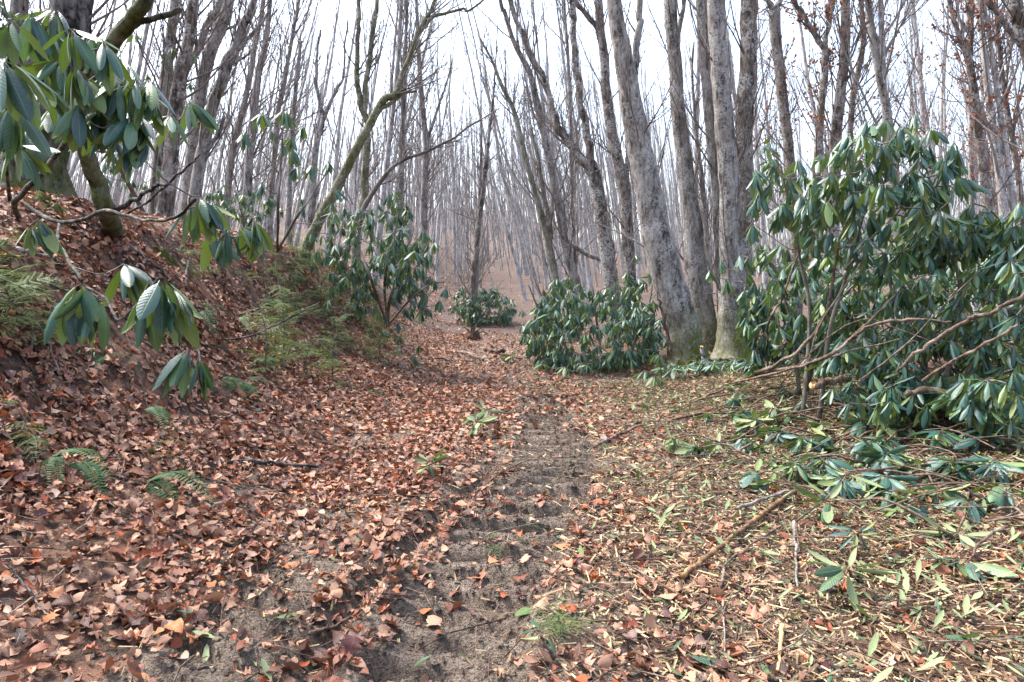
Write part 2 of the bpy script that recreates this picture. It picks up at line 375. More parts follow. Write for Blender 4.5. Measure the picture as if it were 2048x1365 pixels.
def dead_leaf(kind, r, hi=True, cols=0, rows=0):
    if kind == 'oak': t = np.array([0,.12,.22,.32,.44,.54,.66,.76,.88,1.]); hw = np.array([.01,.02,.17,.10,.27,.13,.30,.15,.2,.02])
    elif kind == 'maple': t = np.array([0,.25,.32,.45,.56,.66,.85,1.]); hw = np.array([.01,.015,.36,.26,.46,.2,.16,.01])
    else: t = np.array([0,.13,.3,.52,.76,1.]); hw = np.array([.01,.03,.22,.29,.19,.01])*r.uniform(.85, 1.2)
    if not hi: t = np.array([0,.3,.7,1.]); hw = np.array([.05,.27,.24,.03])
    s = np.array([-1,-.5,0,.5,1.]) if (hi and kind == 'ovate') else np.array([-1,0,1.])
    if cols == 3: s = np.array([-1,0,1.])
    if rows == 3: t = np.array([0,.5,1.]); hw = np.array([.06,.29,.04])
    K, S = len(t), len(s)
    c1, c2, c3, tw = r.normal(0, .7), r.normal(.7, .8), r.normal(0, .3), r.normal(0, .9)
    V = np.zeros((K, S, 3))
    x = t-.5; y = hw[:,None]*s[None]*(1+r.normal(0, .1, (K,S)))
    bend = c1*2.0
    V[:,:,0] = (np.sin(bend*x)/bend if abs(bend) > .05 else x)[:,None] + 0*y
    V[:,:,2] = ((1-np.cos(bend*x))/bend if abs(bend) > .05 else 0*x)[:,None] + 1.8*c2*y*y*np.sign(1) + c3*y*x[:,None]*2 + r.normal(0, .022, (K,S))
    a = tw*x[:,None]
    V[:,:,1], V[:,:,2] = y*np.cos(a)-V[:,:,2]*np.sin(a)*.3, V[:,:,2]*np.cos(a)+y*np.sin(a)
    return grid_leaf(V, s, t)
lr = np.random.default_rng(3)
RH = [rhodo_leaf(c, f, w, True, tw) for c, f, w, tw in ((.25,.6,.16,0),(.5,.9,.15,.2),(.75,.7,.165,-.25),(1.05,1.0,.145,.2),(.4,1.3,.135,-.15),(.15,.45,.17,.3),(.6,.5,.13,.5),(.9,1.2,.15,-.5))]
RL = [rhodo_leaf(c, f, w, False, tw) for c, f, w, tw in ((.25,.6,.14,0),(.55,.9,.135,.2),(.85,.8,.14,-.2),(.4,1.1,.125,.1))]
RX = [rhodo_leaf(c, f, w, 'min', 0) for c, f, w in ((.3,.7,.15),(.6,.9,.14),(.85,.8,.15),(.4,1.1,.135))]
RN = [rhodo_leaf(c, f, w, True, tw) for c, f, w, tw in ((.25,.6,.135,0),(.5,1.0,.125,.2),(.75,.8,.13,-.25),(.95,1.1,.12,.15),(.4,1.3,.115,-.1),(.15,.45,.14,.3))]
DH = [dead_leaf(k, lr) for k in ('ovate','ovate','oak','ovate','maple','ovate','oak','ovate','ovate','maple','ovate','oak')]
DL = [dead_leaf('ovate', lr, False) for _ in range(8)]
DM = [dead_leaf(k, lr, True, 3) for k in ('ovate','ovate','oak','ovate','maple','ovate','ovate','ovate','ovate','maple','ovate','oak')]
DX = [dead_leaf('ovate', lr, False, 3, 3) for _ in range(8)]
def leaf_meshes(lib, name, mat):
    return [mk(name, V, [q], mat, {'u': u, 'v': v, 'rnd': np.zeros(len(u))}) for V, q, u, v in lib]
RH_ME = leaf_meshes(RH, 'rhododendron_leaf', M['rhodo']); RHP_ME = leaf_meshes(RH, 'cut_leaf', M['rhodo_pale']); RN_ME = leaf_meshes(RN, 'narrow_rhododendron_leaf', M['rhodo'])
DH_ME = leaf_meshes(DH, 'fallen_leaf', M['dead'])
def bake(buf, lib, var, pos, rot, sc, rnd):
    """many leaves into one buffer: pos (n,3) rot (n,3,3) sc (n)"""
    for k in range(len(lib)):
        m = np.where(var % len(lib) == k)[0]
        if not len(m): continue
        V, q, u, v = lib[k]; nv = len(V)
        X = np.einsum('nij,vj->nvi', rot[m], V)*sc[m][:,None,None] + pos[m][:,None,:]
        Q = (q[None] + (np.arange(len(m))*nv)[:,None,None]).reshape(-1, q.shape[1])
        buf.add(X.reshape(-1, 3), [Q], u=np.tile(u, len(m)), v=np.tile(v, len(m)), rnd=np.repeat(rnd[m], nv))
def frames(x, z):
    x = N_(x); y = N_(np.cross(z, x)); z = np.cross(x, y)
    return np.stack([x, y, z], -1)
def whorl(r, tip, L, n, el, elj=.22, axis=(0,0,1), az0=None, spread=2*math.pi):
    """n leaves round a shoot tip; el = angle of leaves against the plane across the axis (negative droops)"""
    ax = N_(axis); ref = np.array([1.,0,0]) if abs(ax[0]) < .8 else np.array([0,1.,0])
    b1 = N_(np.cross(ax, ref)); b2 = np.cross(ax, b1)
    az = (r.uniform(0, 6.28) if az0 is None else az0) + (np.arange(n)+r.uniform(-.3, .3, n))*spread/n
    e = el + r.normal(0, elj, n)
    d = np.cos(e)[:,None]*(np.cos(az)[:,None]*b1+np.sin(az)[:,None]*b2) + np.sin(e)[:,None]*ax
    z = ax[None] + r.normal(0, .22, (n,3))
    R = frames(d, z)
    pos = np.asarray(tip)[None] + .012*d
    return pos, R, L*r.uniform(.72, 1.12, n), r.integers(0, 60, n)
def put_leaves(root, base, pos, R, sc, var, meshes, name='leaf', keep=None):
    for i in range(len(pos)):
        o = bpy.data.objects.new(name, meshes[int(var[i]) % len(meshes)]); COL.objects.link(o); o.parent = root
        mm = np.eye(4); mm[:3,:3] = R[i]*sc[i]; mm[:3,3] = pos[i]-base
        o.matrix_basis = Matrix(mm.tolist())

# ------------------------------------------------------------------ the ground
def axis_pts(segs):
    out = [np.array([segs[0][0]])]
    for a, b, st in segs:
        n = max(1, int(round((b-a)/st))); out.append(np.linspace(a, b, n+1)[1:])
    return np.concatenate(out)
def geo(a, b, st0, k=1.18):
    o = [a]; s = st0
    while o[-1] < b: o.append(o[-1]+s); s *= k
    return np.array(o)
gx = np.concatenate([-geo(8, 420, .3)[::-1], axis_pts([(-8,-4.6,.12),(-4.6,-1.6,.06),(-1.6,1.1,.026),(1.1,4,.06),(4,8,.12)])[1:-1], geo(8, 420, .3)])
gy = np.concatenate([-geo(.4, 300, .5, 1.3)[::-1], axis_pts([(-.4,1.5,.1),(1.5,6.6,.024),(6.6,14,.06),(14,26,.2)])[1:-1], geo(26, 520, .4, 1.12)])
XX, YY = np.meshgrid(gx, gy); ZZ = g(XX, YY)
nx, ny = len(gx), len(gy)
GV = np.stack([XX, YY, ZZ], -1).reshape(-1, 3)
ii = (np.arange(ny-1)[:,None]*nx + np.arange(nx-1)[None]).ravel()
GQ = np.stack([ii, ii+1, ii+nx+1, ii+nx], 1)
ctr = GV[GQ].mean(1)
dx = ctr[:,0]-xc(ctr[:,1])
zone = np.zeros(len(GQ), int)                                        # 0 forest floor
zone[dx < -2.05] = 1                                                  # bank
zone[(np.hypot(ctr[:,0], ctr[:,1]) > 17) & (ctr[:,1] > 0)] = 2        # hillside
zone[(np.abs(dx+.15) < 1.5 + .25*np.sin(ctr[:,1]*2.1)) & (ctr[:,1] < 17) & (ctr[:,1] > -4)] = 3
def sub(q):
    u, inv = np.unique(q, return_inverse=True); return GV[u], inv.reshape(q.shape)
for z, nm, mt in ((0,'forest_floor','floor'),(1,'leafy_bank','floor'),(2,'hillside','hill'),(3,'dirt_track','track')):
    V, q = sub(GQ[zone == z]); o = link(nm, mk(nm, V, [q], M[mt]), kind='structure')

# ------------------------------------------------------------------ leaf litter
def gnorm(x, y, e=.12):
    zx = (g(x+e, y, False)-g(x-e, y, False))/(2*e); zy = (g(x, y+e, False)-g(x, y-e, False))/(2*e)
    return N_(np.stack([-zx, -zy, np.ones_like(zx)], -1))
def scatter(r, d0, d1, dens, margin=1.3):
    A = 0; n = int(dens*(d1-d0)*(1.56*d1+2*margin))
    y = r.uniform(d0, d1, n); x = r.uniform(-1, 1, n)*(.78*d1+margin)
    ok = np.abs(x) < .78*y+margin
    return x[ok], y[ok]
def leaf_density(x, y):
    d = x-xc(y); a, b, ca_ = tread_masks(x, y)
    left = 1-sst(-.9, .3, d + .9*(fbm(x*.9, y*.7, 2, 101)-.4))
    dn = .36 + .64*left
    far = sst(5, 8, y); dn = dn*(1-far*.0)
    patch = sst(.25, .5, fbm(x*1.6+3, y*1.6, 2, 111))
    dn = dn*(.45+.55*patch)
    pm = sst(.36, .52, fbm(x*.9+2, y*.55, 2, 151))
    dn = dn + .35*sst(4.5, 7, y)*(1-sst(.6, 1.6, d))
    dn = np.minimum(dn, 1.)*(1-(.80+.17*pm)*a*(1-.65*sst(5.4, 7.4, y)))*(1-.80*b)
    dn = dn*(1-.75*np.exp(-((x-ca_+.45)/.1)**2)*(1-sst(4.2, 5.6, y)))
    sb = -2.35 - d
    bare = sst(.50, .60, fbm(x*1.9+7, y*1.5, 3, 161))*sst(.15, .5, sb)*(1-sst(1.3, 1.9, sb))
    dn = dn*(1-.85*bare)
    right = sst(.4, 1.3, d)
    return dn*(1-.5*right)
def litter_pose(r, x, y, tilt):
    n = len(x); nn = gnorm(x, y)
    nz = N_(nn + r.normal(0, tilt, (n,3)))
    d = r.normal(size=(n,3))
    R = frames(np.cross(np.cross(nz, d), nz), nz)
    flip = r.random(n) < .45
    R[flip] = R[flip]*np.array([1,-1,-1.])[None,None,:]
    return R, nn
near_pool = None
lb = Buf(); r = np.random.default_rng(11)
for d0, d1, dens, lib, smin, smax, tilt in ((1.25, 4.4, 2400, DM, .036, .100, .46), (4.4, 8.5, 1350, DL, .042, .098, .48), (8.5, 17, 360, DX, .06, .12, .5), (17, 40, 22, DX, .10, .18, .4)):
    x, y = scatter(r, d0, d1, dens)
    nn = gnorm(x, y); p = leaf_density(x, y)/np.maximum(nn[:,2], .4)*(.75 if d0 > 15 else .78)
    ok = r.random(len(x)) < p; x, y = x[ok], y[ok]; n = len(x)
    R, nn = litter_pose(r, x, y, (tilt*r.choice([.35, 1.15], len(x)))[:,None])
    sc = smin + (smax-smin)*r.random(n)**1.6; tiny = r.random(n) < .38; sc = np.where(tiny, sc*r.uniform(.35,.65,n), sc)
    z = g(x, y) + r.uniform(.0, .030, n)*(.5+leaf_density(x, y))
    pos = np.stack([x, y, z], -1) + nn*.006
    var = r.integers(0, 600, n); rd = r.random(n)**1.22
    purp = (fbm(x*.7, y*.7, 2, 121) > .5)
    if d0 < 2:
        px, py, dep = proj(pos)
        vis = (px > 10)&(px < 2038)&(py > 0)&(py < 1355)
        score = np.where(vis, sc/dep*(1+8*(z-g(x,y))), 0)
        top = np.argsort(-score)[:300]
        near_pool = (pos[top]+np.array([0,0,.006]), R[top], sc[top], var[top])
        keep = np.ones(n, bool); keep[top] = False
        pos, R, sc, var, rd = pos[keep], R[keep], sc[keep], var[keep], rd[keep]
    if d0 < 2:
        sm = sc < .04; bake(lb, DX, var[sm], pos[sm], R[sm], sc[sm], rd[sm]); pos, R, sc, var, rd = pos[~sm], R[~sm], sc[~sm], var[~sm], rd[~sm]
    bake(lb, lib, var, pos, R, sc, rd)
tag(link('leaf_litter', lb.mesh('leaf_litter', M['dead'])), 'carpet of brown fallen leaves over track, bank and forest floor', 'leaf litter', kind='stuff')
for i in range(300):
    o = bpy.data.objects.new('fallen_leaf', DH_ME[int(near_pool[3][i]) % len(DH_ME)]); COL.objects.link(o)
    mm = np.eye(4); mm[:3,:3] = near_pool[1][i]*near_pool[2][i]; mm[:3,3] = near_pool[0][i]; o.matrix_world = Matrix(mm.tolist())
    px_, py_, _d = proj(near_pool[0][i]); px_, py_ = px_[0], py_[0]
    knd = ('oval','oval','lobed oak','oval','pointed maple','oval','lobed oak','oval','oval','pointed maple','oval','lobed oak')[int(near_pool[3][i]) % 12]
    side = 'thick litter in the lower left corner' if px_ < 420 and py_ > 1150 else 'litter at the left above the corner' if px_ < 420 else 'litter beside the left rut' if px_ < 760 else 'mud between the ruts' if px_ < 1130 else 'shredded debris at the lower right corner' if px_ > 1560 else 'chips and scraps right of the track'
    size = 'large' if near_pool[2][i] > .1 else 'medium' if near_pool[2][i] > .085 else 'small'
    tag(o, '%s brown %s leaf lying in the %s' % (size, knd, side), 'leaf', '%s %s leaves, %s' % (size, knd, side))

# wood chips, leaf scraps and fine twigs
r = np.random.default_rng(12)
def chip_mesh(r, x, y, ln, wd, buf, tilt=.25):
    n = len(x); R, nn = litter_pose(r, x, y, tilt)
    box = np.array([[-.5,-.5,0],[.5,-.5,0],[.5,.5,0],[-.5,.5,0],[-.42,0,.55],[.45,0,.5]])
    tr = np.array([[0,1,5],[0,5,4],[2,3,4],[2,4,5]])
    V = box[None]*np.stack([ln, wd, wd], -1)[:,None,:]
    X = np.einsum('nij,nvj->nvi', R, V) + np.stack([x, y, g(x,y)+r.uniform(.004,.03,n)], -1)[:,None]
    buf.add(X.reshape(-1,3), [(tr[None]+(np.arange(n)*6)[:,None,None]).reshape(-1,3)], rnd=np.repeat(r.random(n), 6))
cb = Buf()
for d0, d1, dens in ((1.25, 4.5, 2800), (4.5, 9, 1200), (9, 13, 200)):
    x, y = scatter(r, d0, d1, dens); d = x-xc(y)
    p = sst(-.6, 1.0, d+.8*(fbm(x*1.2,y*1.2,2,131)-.4))*(1-sst(3.5,5.5,d)) + .12*(d > -1.5)
    p = p*(1-.75*tread_masks(x, y)[0]*(1-sst(5.5, 7.5, y)))
    ok = r.random(len(x)) < p; x, y = x[ok], y[ok]
    k = r.random(len(x))
    chip_mesh(r, x, y, .015+.085*k**2.5, .003+.007*r.random(len(x)), cb)
tag(link('wood_chips', cb.mesh('wood_chips', M['chip'], smooth=False)), 'pale shredded wood chips strewn over the right side of the track', 'wood chips', kind='stuff')
sb_ = Buf(); x, y = scatter(r, 1.4, 6.5, 2600, .3); a_, b_, c_ = tread_masks(x, y)
w_ = np.maximum(np.maximum(a_, b_), np.exp(-((x-c_+.45)/.14)**2)); ok = (r.random(len(x)) < .75*w_**2+.05*(np.abs(x-c_) < 1.2)); x, y = x[ok], y[ok]; n = len(x)
oc = np.array([[1,0,0],[0,1,0],[-1,0,0],[0,-1,0],[0,0,.8],[0,0,-.5]]); of = np.array([[0,1,4],[1,2,4],[2,3,4],[3,0,4],[1,0,5],[2,1,5],[3,2,5],[0,3,5]])
X = oc[None]*r.uniform(.6,1.3,(n,6,1))*(.003+.016*r.random((n,1,1))**4); th = r.uniform(0,6.28,n); cs, sn = np.cos(th)[:,None], np.sin(th)[:,None]
X = np.stack([X[:,:,0]*cs-X[:,:,1]*sn+x[:,None], X[:,:,0]*sn+X[:,:,1]*cs+y[:,None], X[:,:,2]+g(x,y)[:,None]+.002], -1)
sb_.add(X.reshape(-1,3), [(of[None]+(np.arange(n)*6)[:,None,None]).reshape(-1,3)])
tag(link('soil_crumbs', sb_.mesh('soil_crumbs', M['track'], smooth=False)), 'crumbs of churned soil along the tyre marks', 'soil', kind='stuff')
gb = Buf()
for d0, d1, dens, lib in ((1.25, 4.5, 480, RL), (4.5, 9, 420, RX), (9, 13, 80, RX)):
    x, y = scatter(r, d0, d1, dens); d = x-xc(y)
    p = sst(.0, 2.0, d+1.3*(fbm(x*1.1,y*1.1,2,141)-.4))*(1-sst(4,6,d)) + .03*(d > -1.2)
    ok = r.random(len(x)) < p; x, y = x[ok], y[ok]; n = len(x)
    R, nn = litter_pose(r, x, y, .22)
    bake(gb, lib, r.integers(0,60,n), np.stack([x,y,g(x,y)+r.uniform(.01,.04,n)],-1), R, .025+.085*r.random(n)**1.6, r.random(n))
tag(link('green_leaf_scraps', gb.mesh('green_leaf_scraps', M['rhodo_pale'])), 'torn green rhododendron leaf scraps littering the right side of the track', 'leaf scraps', kind='stuff')
tb = Buf()
x, y = scatter(r, 1.3, 11, 22); n = len(x); a = r.uniform(0, 6.28, n); L = r.uniform(.08, .5, n)
t = np.linspace(-.5, .5, 5)
bend = r.normal(0, .12, n)
PX = x[:,None]+np.cos(a)[:,None]*L[:,None]*t - np.sin(a)[:,None]*(bend*L)[:,None]*(4*t*t-1); PY = y[:,None]+np.sin(a)[:,None]*L[:,None]*t + np.cos(a)[:,None]*(bend*L)[:,None]*(4*t*t-1)
PZ = g(PX, PY)+.02+r.uniform(0,.03,n)[:,None]
nb = 130; xb_ = r.uniform(.9, 4.6, nb); yb_ = r.uniform(2.8, 7.5, nb); ab = r.uniform(-1.5, 1.5, nb)+np.pi*(r.random(nb) < .5); Lb = r.uniform(.35, 1.3, nb); bb = r.normal(0, .15, nb)
QX = xb_[:,None]+np.cos(ab)[:,None]*Lb[:,None]*t - np.sin(ab)[:,None]*(bb*Lb)[:,None]*(4*t*t-1); QY = yb_[:,None]+np.sin(ab)[:,None]*Lb[:,None]*t + np.cos(ab)[:,None]*(bb*Lb)[:,None]*(4*t*t-1)
QZ = g(QX, QY)+.03+r.uniform(0,.16,nb)[:,None]*sst(1.2,2.6,QX-xc(QY))+(.10*Lb*r.random(nb))[:,None]*(1-4*t*t)
V, q = tubes(np.stack([QX,QY,QZ],-1), (r.uniform(.002,.006,nb)[:,None])*np.linspace(1,.5,5), 5); tb.add(V, [q])
V, q = tubes(np.stack([PX,PY,PZ],-1), (r.uniform(.0015,.0045,n)[:,None])*np.linspace(1,.6,5), 3)
tb.add(V, [q]); tag(link('fine_twigs', tb.mesh('fine_twigs', M['cutwood'])), 'thin dry twigs scattered through the leaf litter', 'twigs', kind='stuff')

# ------------------------------------------------------------------ trees seen singly
def pxpoly(pts, d):
    """pts: (px, py, width px) from the photo at forward depth d (or per-point 4th value)"""
    P = np.array([W(p[0], p[1], p[3] if len(p) > 3 else d) for p in pts])
    R = np.array([p[2]*(p[3] if len(p) > 3 else d)/F/2 for p in pts]); return P, R
def tree(name, label, d, trunk, limbs=(), mat='bark', moss=0., cat='tree', group=None, twigs=70, seed=0, top=6., flare=1.12, low=.15, leaves=0, S=14, rough=.035, mossall=0., wsc=1.):
    """trunk listed from the top of the picture to the foot"""
    r = np.random.default_rng(seed+100)
    P, R = pxpoly(trunk, d); P, R = P[::-1], R[::-1]*wsc
    # foot on the ground
    gz = float(g(P[0,0], P[0,1])); foot = np.array([P[0,0], P[0,1], gz-.12])
    if P[0,2] > gz: P = np.vstack([foot, P]); R = np.concatenate([[R[0]*flare], R])
    else: P[0] = foot; R[0] *= flare
    base = np.array([foot[0], foot[1], gz])
    if top > 0:                                            # carry on above the frame
        dr = N_(P[-1]-P[-2]); dr = N_(dr+np.array([0,0,.5])); P = np.vstack([P, P[-1]+dr*top*.5, P[-1]+dr*top+np.array([0,0,.3])]); R = np.concatenate([R, [R[-1]*.65, R[-1]*.25]])
    n = 5*len(P)
    V, fs = tube1(P-base, R, S, n, rough, True, seed, wig=R.mean()*.06)
    if R[0] > .12:                                         # root flare in uneven lobes
        ax = np.repeat(catmull(P-base, n), S, 0); hh = np.maximum(V[:n*S,2], 0); th = np.tile(np.arange(S)*2*np.pi/S, n); ph = r.uniform(0, 6.28, 2)
        V[:n*S] = ax + (V[:n*S]-ax)*(1+.26*np.exp(-hh/.20)*(.35+.65*np.cos(2.5*th+ph[0])**2*np.cos(1.5*th+ph[1])**2))[:,None]
    hgt = V[:,2]
    ms = np.clip(1.6*moss*(1-hgt/1.0), 0, 1)*(.6+.4*(V[:,0] > np.interp(hgt, (P-base)[:,2], (P-base)[:,0]))) + mossall
    root = thing(name, label, cat, base, group)
    link('trunk', mk('trunk', V, fs, M[mat], {'moss': np.clip(ms,0,1)}), root)
    polys = [(catmull(P-base, 10), np.interp(np.linspace(0,1,10), np.linspace(0,1,len(R)), R))]
    for lm in limbs:
        ld = lm[0]; LP, LR = pxpoly(lm[1:], ld); LP, LR = LP[::-1]-base, LR[::-1]
        if LP[-1,2]+base[2] > CH+.40*ld:
            dr = N_(LP[-1]-LP[-2]); LP = np.vstack([LP, LP[-1]+N_(dr+[0,0,.5])*2.2]); LR = np.concatenate([LR, [LR[-1]*.4]])
        V, fs = tube1(LP, LR, 9, 5*len(LP), .03, True, seed+7, wig=LR.mean()*.2)
        link('branch', mk('branch', V, fs, M[mat], {'moss': np.full(len(V), mossall)}), root)
        polys.append((catmull(LP, 10), np.interp(np.linspace(0,1,10), np.linspace(0,1,len(LR)), LR)))
    if twigs:
        PP = np.stack([p[0] for p in polys]); RR = np.stack([p[1] for p in polys])
        RR2 = np.minimum(RR, .036)
        b = Buf()
        P1, R1 = grow(r, PP, RR2, max(6, twigs//4), low, .97, .6, .18, 6, .7, .09, .42); V, q = tubes(P1, R1, 5); b.add(V, [q])
        P2, R2 = grow(r, P1, R1, twigs, .2, 1., .5, .5, 5, .5, .11, .6); V, q = tubes(P2, R2, 4); b.add(V, [q])
        P3, R3 = grow(r, P2, R2, twigs*3, .2, 1., .6, .55, 3, .3, .18, .7); V, q = tubes(P3, np.maximum(R3, .0022), 3); b.add(V, [q])
        link('crown', b.mesh('crown', M['twig']), root)
        if leaves:
            k = r.integers(0, len(P3), leaves); pos = P3[k, r.integers(1, 3, leaves)]
            lbuf = Buf(); Rm = frames(r.normal(size=(leaves,3)), r.normal(size=(leaves,3)))
            bake(lbuf, DX, r.integers(0,80,leaves), pos, Rm, r.uniform(.04,.08,leaves), r.random(leaves))
            link('withered_leaves', lbuf.mesh('withered_leaves', M['twigleaf']), root, kind='stuff')
    return root

# the four big trunks right of the track
tree('tall_tree', 'thick grey lichen trunk leaning left, nearest of the big right-hand group', 10, [(1230,0,29),(1247,120,38),(1270,250,46),(1292,360,52),(1314,466,58),(1340,570,64),(1362,650,68),(1376,712,76)],
     [(10.1,(1280,0,12),(1278,51,13),(1271,120,14),(1266,164,15),(1262,215,12))], moss=.9, seed=1)
tree('tall_tree', 'straight brownish grey trunk just behind the leaning thick one', 11.5, [(1340,0,24),(1347,100,25),(1354,200,27),(1367,310,31),(1380,400,34),(1392,530,42),(1404,610,45),(1412,665,50)],
     [(11.6,(1370,-10,8),(1364,30,9),(1358,60,10),(1354,110,9))], moss=.7, seed=2)
tree('tall_tree', 'stout pale grey trunk with mossy foot in the twin pair', 10.5, [(1430,0,33),(1437,100,34),(1445,200,36),(1453,300,38),(1460,400,40),(1465,530,46),(1466,620,56),(1464,690,62),(1460,728,72)], moss=1.0, seed=3)
tree('tall_tree', 'slimmer grey trunk half hidden behind the stout pale one', 11.4, [(1403,0,21),(1409,100,20),(1416,200,20),(1426,300,20),(1434,400,19),(1441,530,20),(1446,650,22)], moss=.5, seed=4)
tree('tall_tree', 'dark straight trunk at the right of the big group, above the rhododendron', 11, [(1497,0,30),(1496,100,33),(1492,200,33),(1489,300,33),(1491,400,32),(1488,500,31),(1488,620,38),(1487,700,46)], mat='bark_brown', moss=.6, seed=5)
tree('tree', 'mid grey trunk forking at the top, between big trunks and red-leaved trees', 14, [(1549,20,22),(1555,100,20),(1563,180,20),(1573,260,19),(1580,330,19),(1588,430,20),(1594,560,22)],
     [(14,(1532,-10,9),(1540,8,11),(1548,24,13)),(14,(1562,-12,10),(1556,8,12),(1550,28,13))], seed=6, top=0, leaves=300, twigs=160)
tree('tree', 'dark brown straight trunk rising behind the top of the tall rhododendron', 13, [(1692,0,17),(1690,100,19),(1681,190,20),(1674,260,21),(1668,420,22),(1664,600,24)], mat='bark_brown', seed=7, leaves=500, twigs=160)
tree('tree', 'thin crooked brown trunk beside the dark straight one', 13.5, [(1722,0,9),(1727,70,10),(1721,120,11),(1707,190,11),(1701,250,11),(1698,420,12),(1695,600,13)], mat='bark_brown', seed=8, leaves=400, twigs=120)
tree('tree', 'slender grey trunk slanting to the rhododendron tip', 12, [(1735,0,12),(1742,50,13),(1752,110,14),(1765,180,15),(1776,235,15),(1790,400,16),(1800,600,17)], seed=9, leaves=300)
tree('beech_tree', 'crooked forked tree with clinging rust-red leaves', 13, [(1649,92,12),(1650,130,13),(1646,180,14),(1640,230,15),(1630,420,17),(1625,600,18)],
     [(13,(1583,-6,7),(1600,18,8),(1618,50,9),(1634,78,10),(1648,96,11)),(13,(1668,-8,6),(1662,30,7),(1654,65,9),(1649,96,10))], mat='bark_brown', seed=10, leaves=1500, twigs=240, top=0, low=.1)
tree('tree', 'slender dark forked tree near the right edge, leaning left', 13, [(1938,122,13),(1947,180,14),(1955,250,15),(1966,330,16),(1976,420,17),(1990,600,18)],
     [(13,(1900,-10,7),(1908,40,8),(1922,85,10),(1938,126,11)),(13,(1946,-10,6),(1944,50,7),(1941,100,8),(1939,126,9))], mat='bark_brown', seed=12, top=0, leaves=900, twigs=240, low=.1)
tree('tree', 'thin wavering dark tree at the far right edge', 14, [(1992,0,7),(1998,90,8),(2008,180,9),(2018,240,9),(2030,310,10),(2050,500,11)], mat='bark_brown', seed=13, leaves=700, twigs=200, low=.1)
tree('tree', 'dark leaning trunk cutting the top right corner', 9, [(2024,-30,24),(2040,50,24),(2062,130,25),(2090,300,27),(2120,500,28)], [(9,(1965,-20,7),(1985,15,9),(2010,50,10),(2045,95,11))], mat='bark_brown', seed=14, leaves=300)
# middle right
tree('forked_tree', 'grey tree forking into a wide V behind the rhododendron mound', 13, [(1187,345,24),(1194,385,26),(1203,430,27),(1210,480,28),(1218,540,30),(1226,600,32)],
     [(13,(1020,0,10),(1040,55,10),(1058,102,11),(1078,140,11),(1092,171,12),(1102,210,13),(1113,246,14),(1127,275,15),(1143,297,16),(1165,322,18),(1188,350,20)),(13,(1143,0,11),(1147,60,12),(1150,120,13),(1158,180,14),(1167,239,15),(1176,290,16),(1184,325,18),(1190,360,19))], seed=15, top=0, twigs=150, mat='bark_brown', moss=.4, low=.05)
tree('tree', 'tall grey tree with a side limb left of the leaning thick trunk', 14, [(1198,0,15),(1201,58,16),(1208,113,18),(1212,181,19),(1222,253,21),(1236,325,22),(1249,376,23),(1254,466,24),(1260,560,26)],
     [(14,(1148,-5,8),(1160,14,9),(1178,36,10),(1201,62,11)),(14,(1280,220,4),(1268,260,8),(1258,305,10),(1252,360,12))], seed=16, twigs=120, mat='bark_brown')
tree('tree', 'slim bending tree leaning left into the sky gap, beside the V-shaped one', 15, [(1000,0,7),(1007,20,8),(1030,89,9),(1058,143,11),(1075,212,13),(1092,290,14),(1109,369,15),(1126,466,16),(1142,530,17),(1156,585,18)],
     [(15,(1120,470,9),(1150,495,9),(1180,512,9),(1206,522,9))], seed=17, twigs=170, low=.05, moss=.3)
tree('tree', 'thin mossy tree bowing left, leftmost of the leaning centre trees', 15, [(959,75,4),(983,120,5),(1003,171,7),(1027,219,8),(1042,275,9),(1054,328,10),(1072,393,11),(1092,466,12),(1104,520,14),(1112,580,15)],
     [(15,(1062,250,4),(1072,300,6),(1083,360,7),(1094,420,9),(1103,480,10))], seed=18, top=0, twigs=170, low=.05, mossall=.35)
tree('tree', 'very thin straight pole tree between the V limbs', 16, [(1128,0,6),(1133,70,6),(1137,137,7),(1141,240,7),(1143,342,8),(1147,466,8),(1152,580,9)], seed=19, twigs=90)
tree('tree', 'thin crooked sapling between the second and third big trunks', 13, [(1387,85,4),(1384,140,5),(1388,210,6),(1394,280,7),(1404,360,9),(1412,450,10),(1420,600,12)], seed=20, twigs=90, top=0)
# left side
tree('leaning_tree', 'mossy tree leaning far right with elbow bend across the left sky', 11.3, [(870,0,8),(853,34,10),(839,62,11),(829,92,12),(819,120,13),(809,140,14),(802,158,15),(796,182,16),(786,193,18),(771,197,18),(760,212,19),(742,246,20),(724,278,21),(706,312,22),(688,348,23),(664,394,24),(640,438,25),(612,500,28)],
     [(11.3,(834,183,5),(806,187,6),(785,205,7),(768,214,8),(752,226,9)),(11.3,(960,6,4),(925,18,5),(890,27,6),(866,34,7),(846,58,7),(833,80,8))], mat='bark_brown', mossall=.6, seed=21, twigs=130, top=3, low=.45, wsc=.8)
tree('forked_tree', 'upright mossy tree splitting into two grey stems behind the leaning mossy one', 13, [(735,240,13),(735,260,13),(733,300,14),(731,340,14),(730,376,15),(724,420,16),(712,480,18)],
     [(13,(718,0,8),(717,45,8),(715,85,9),(714,130,10),(715,170,11),(721,205,11),(734,243,12)),(13,(756,-5,8),(750,30,9),(743,85,10),(737,137,10),(730,180,10),(730,215,11),(735,248,11))], mat='bark_brown', mossall=.45, seed=22, twigs=120, top=0, low=.3)
tree('sapling', 'thin dark stem arching right across the left middle', 12.5, [(996,219,2.5),(965,238,3),(935,255,4),(907,277,5),(880,290,5.5),(853,304,6),(812,318,7),(785,335,8),(765,358,9),(740,395,10),(722,430,11),(690,520,12)], mat='twig', seed=23, twigs=90, top=0, low=.25, S=8)
tree('tall_tree', 'tall pale grey trunk with dark knot holes on the left', 11, [(457,0,22),(443,49,23),(423,98,23),(406,159,23),(396,220,23),(388,270,23),(382,333,24),(374,420,27)], [(11,(505,15,3),(490,32,4),(470,52,5),(447,60,6),(437,72,7))], seed=24)
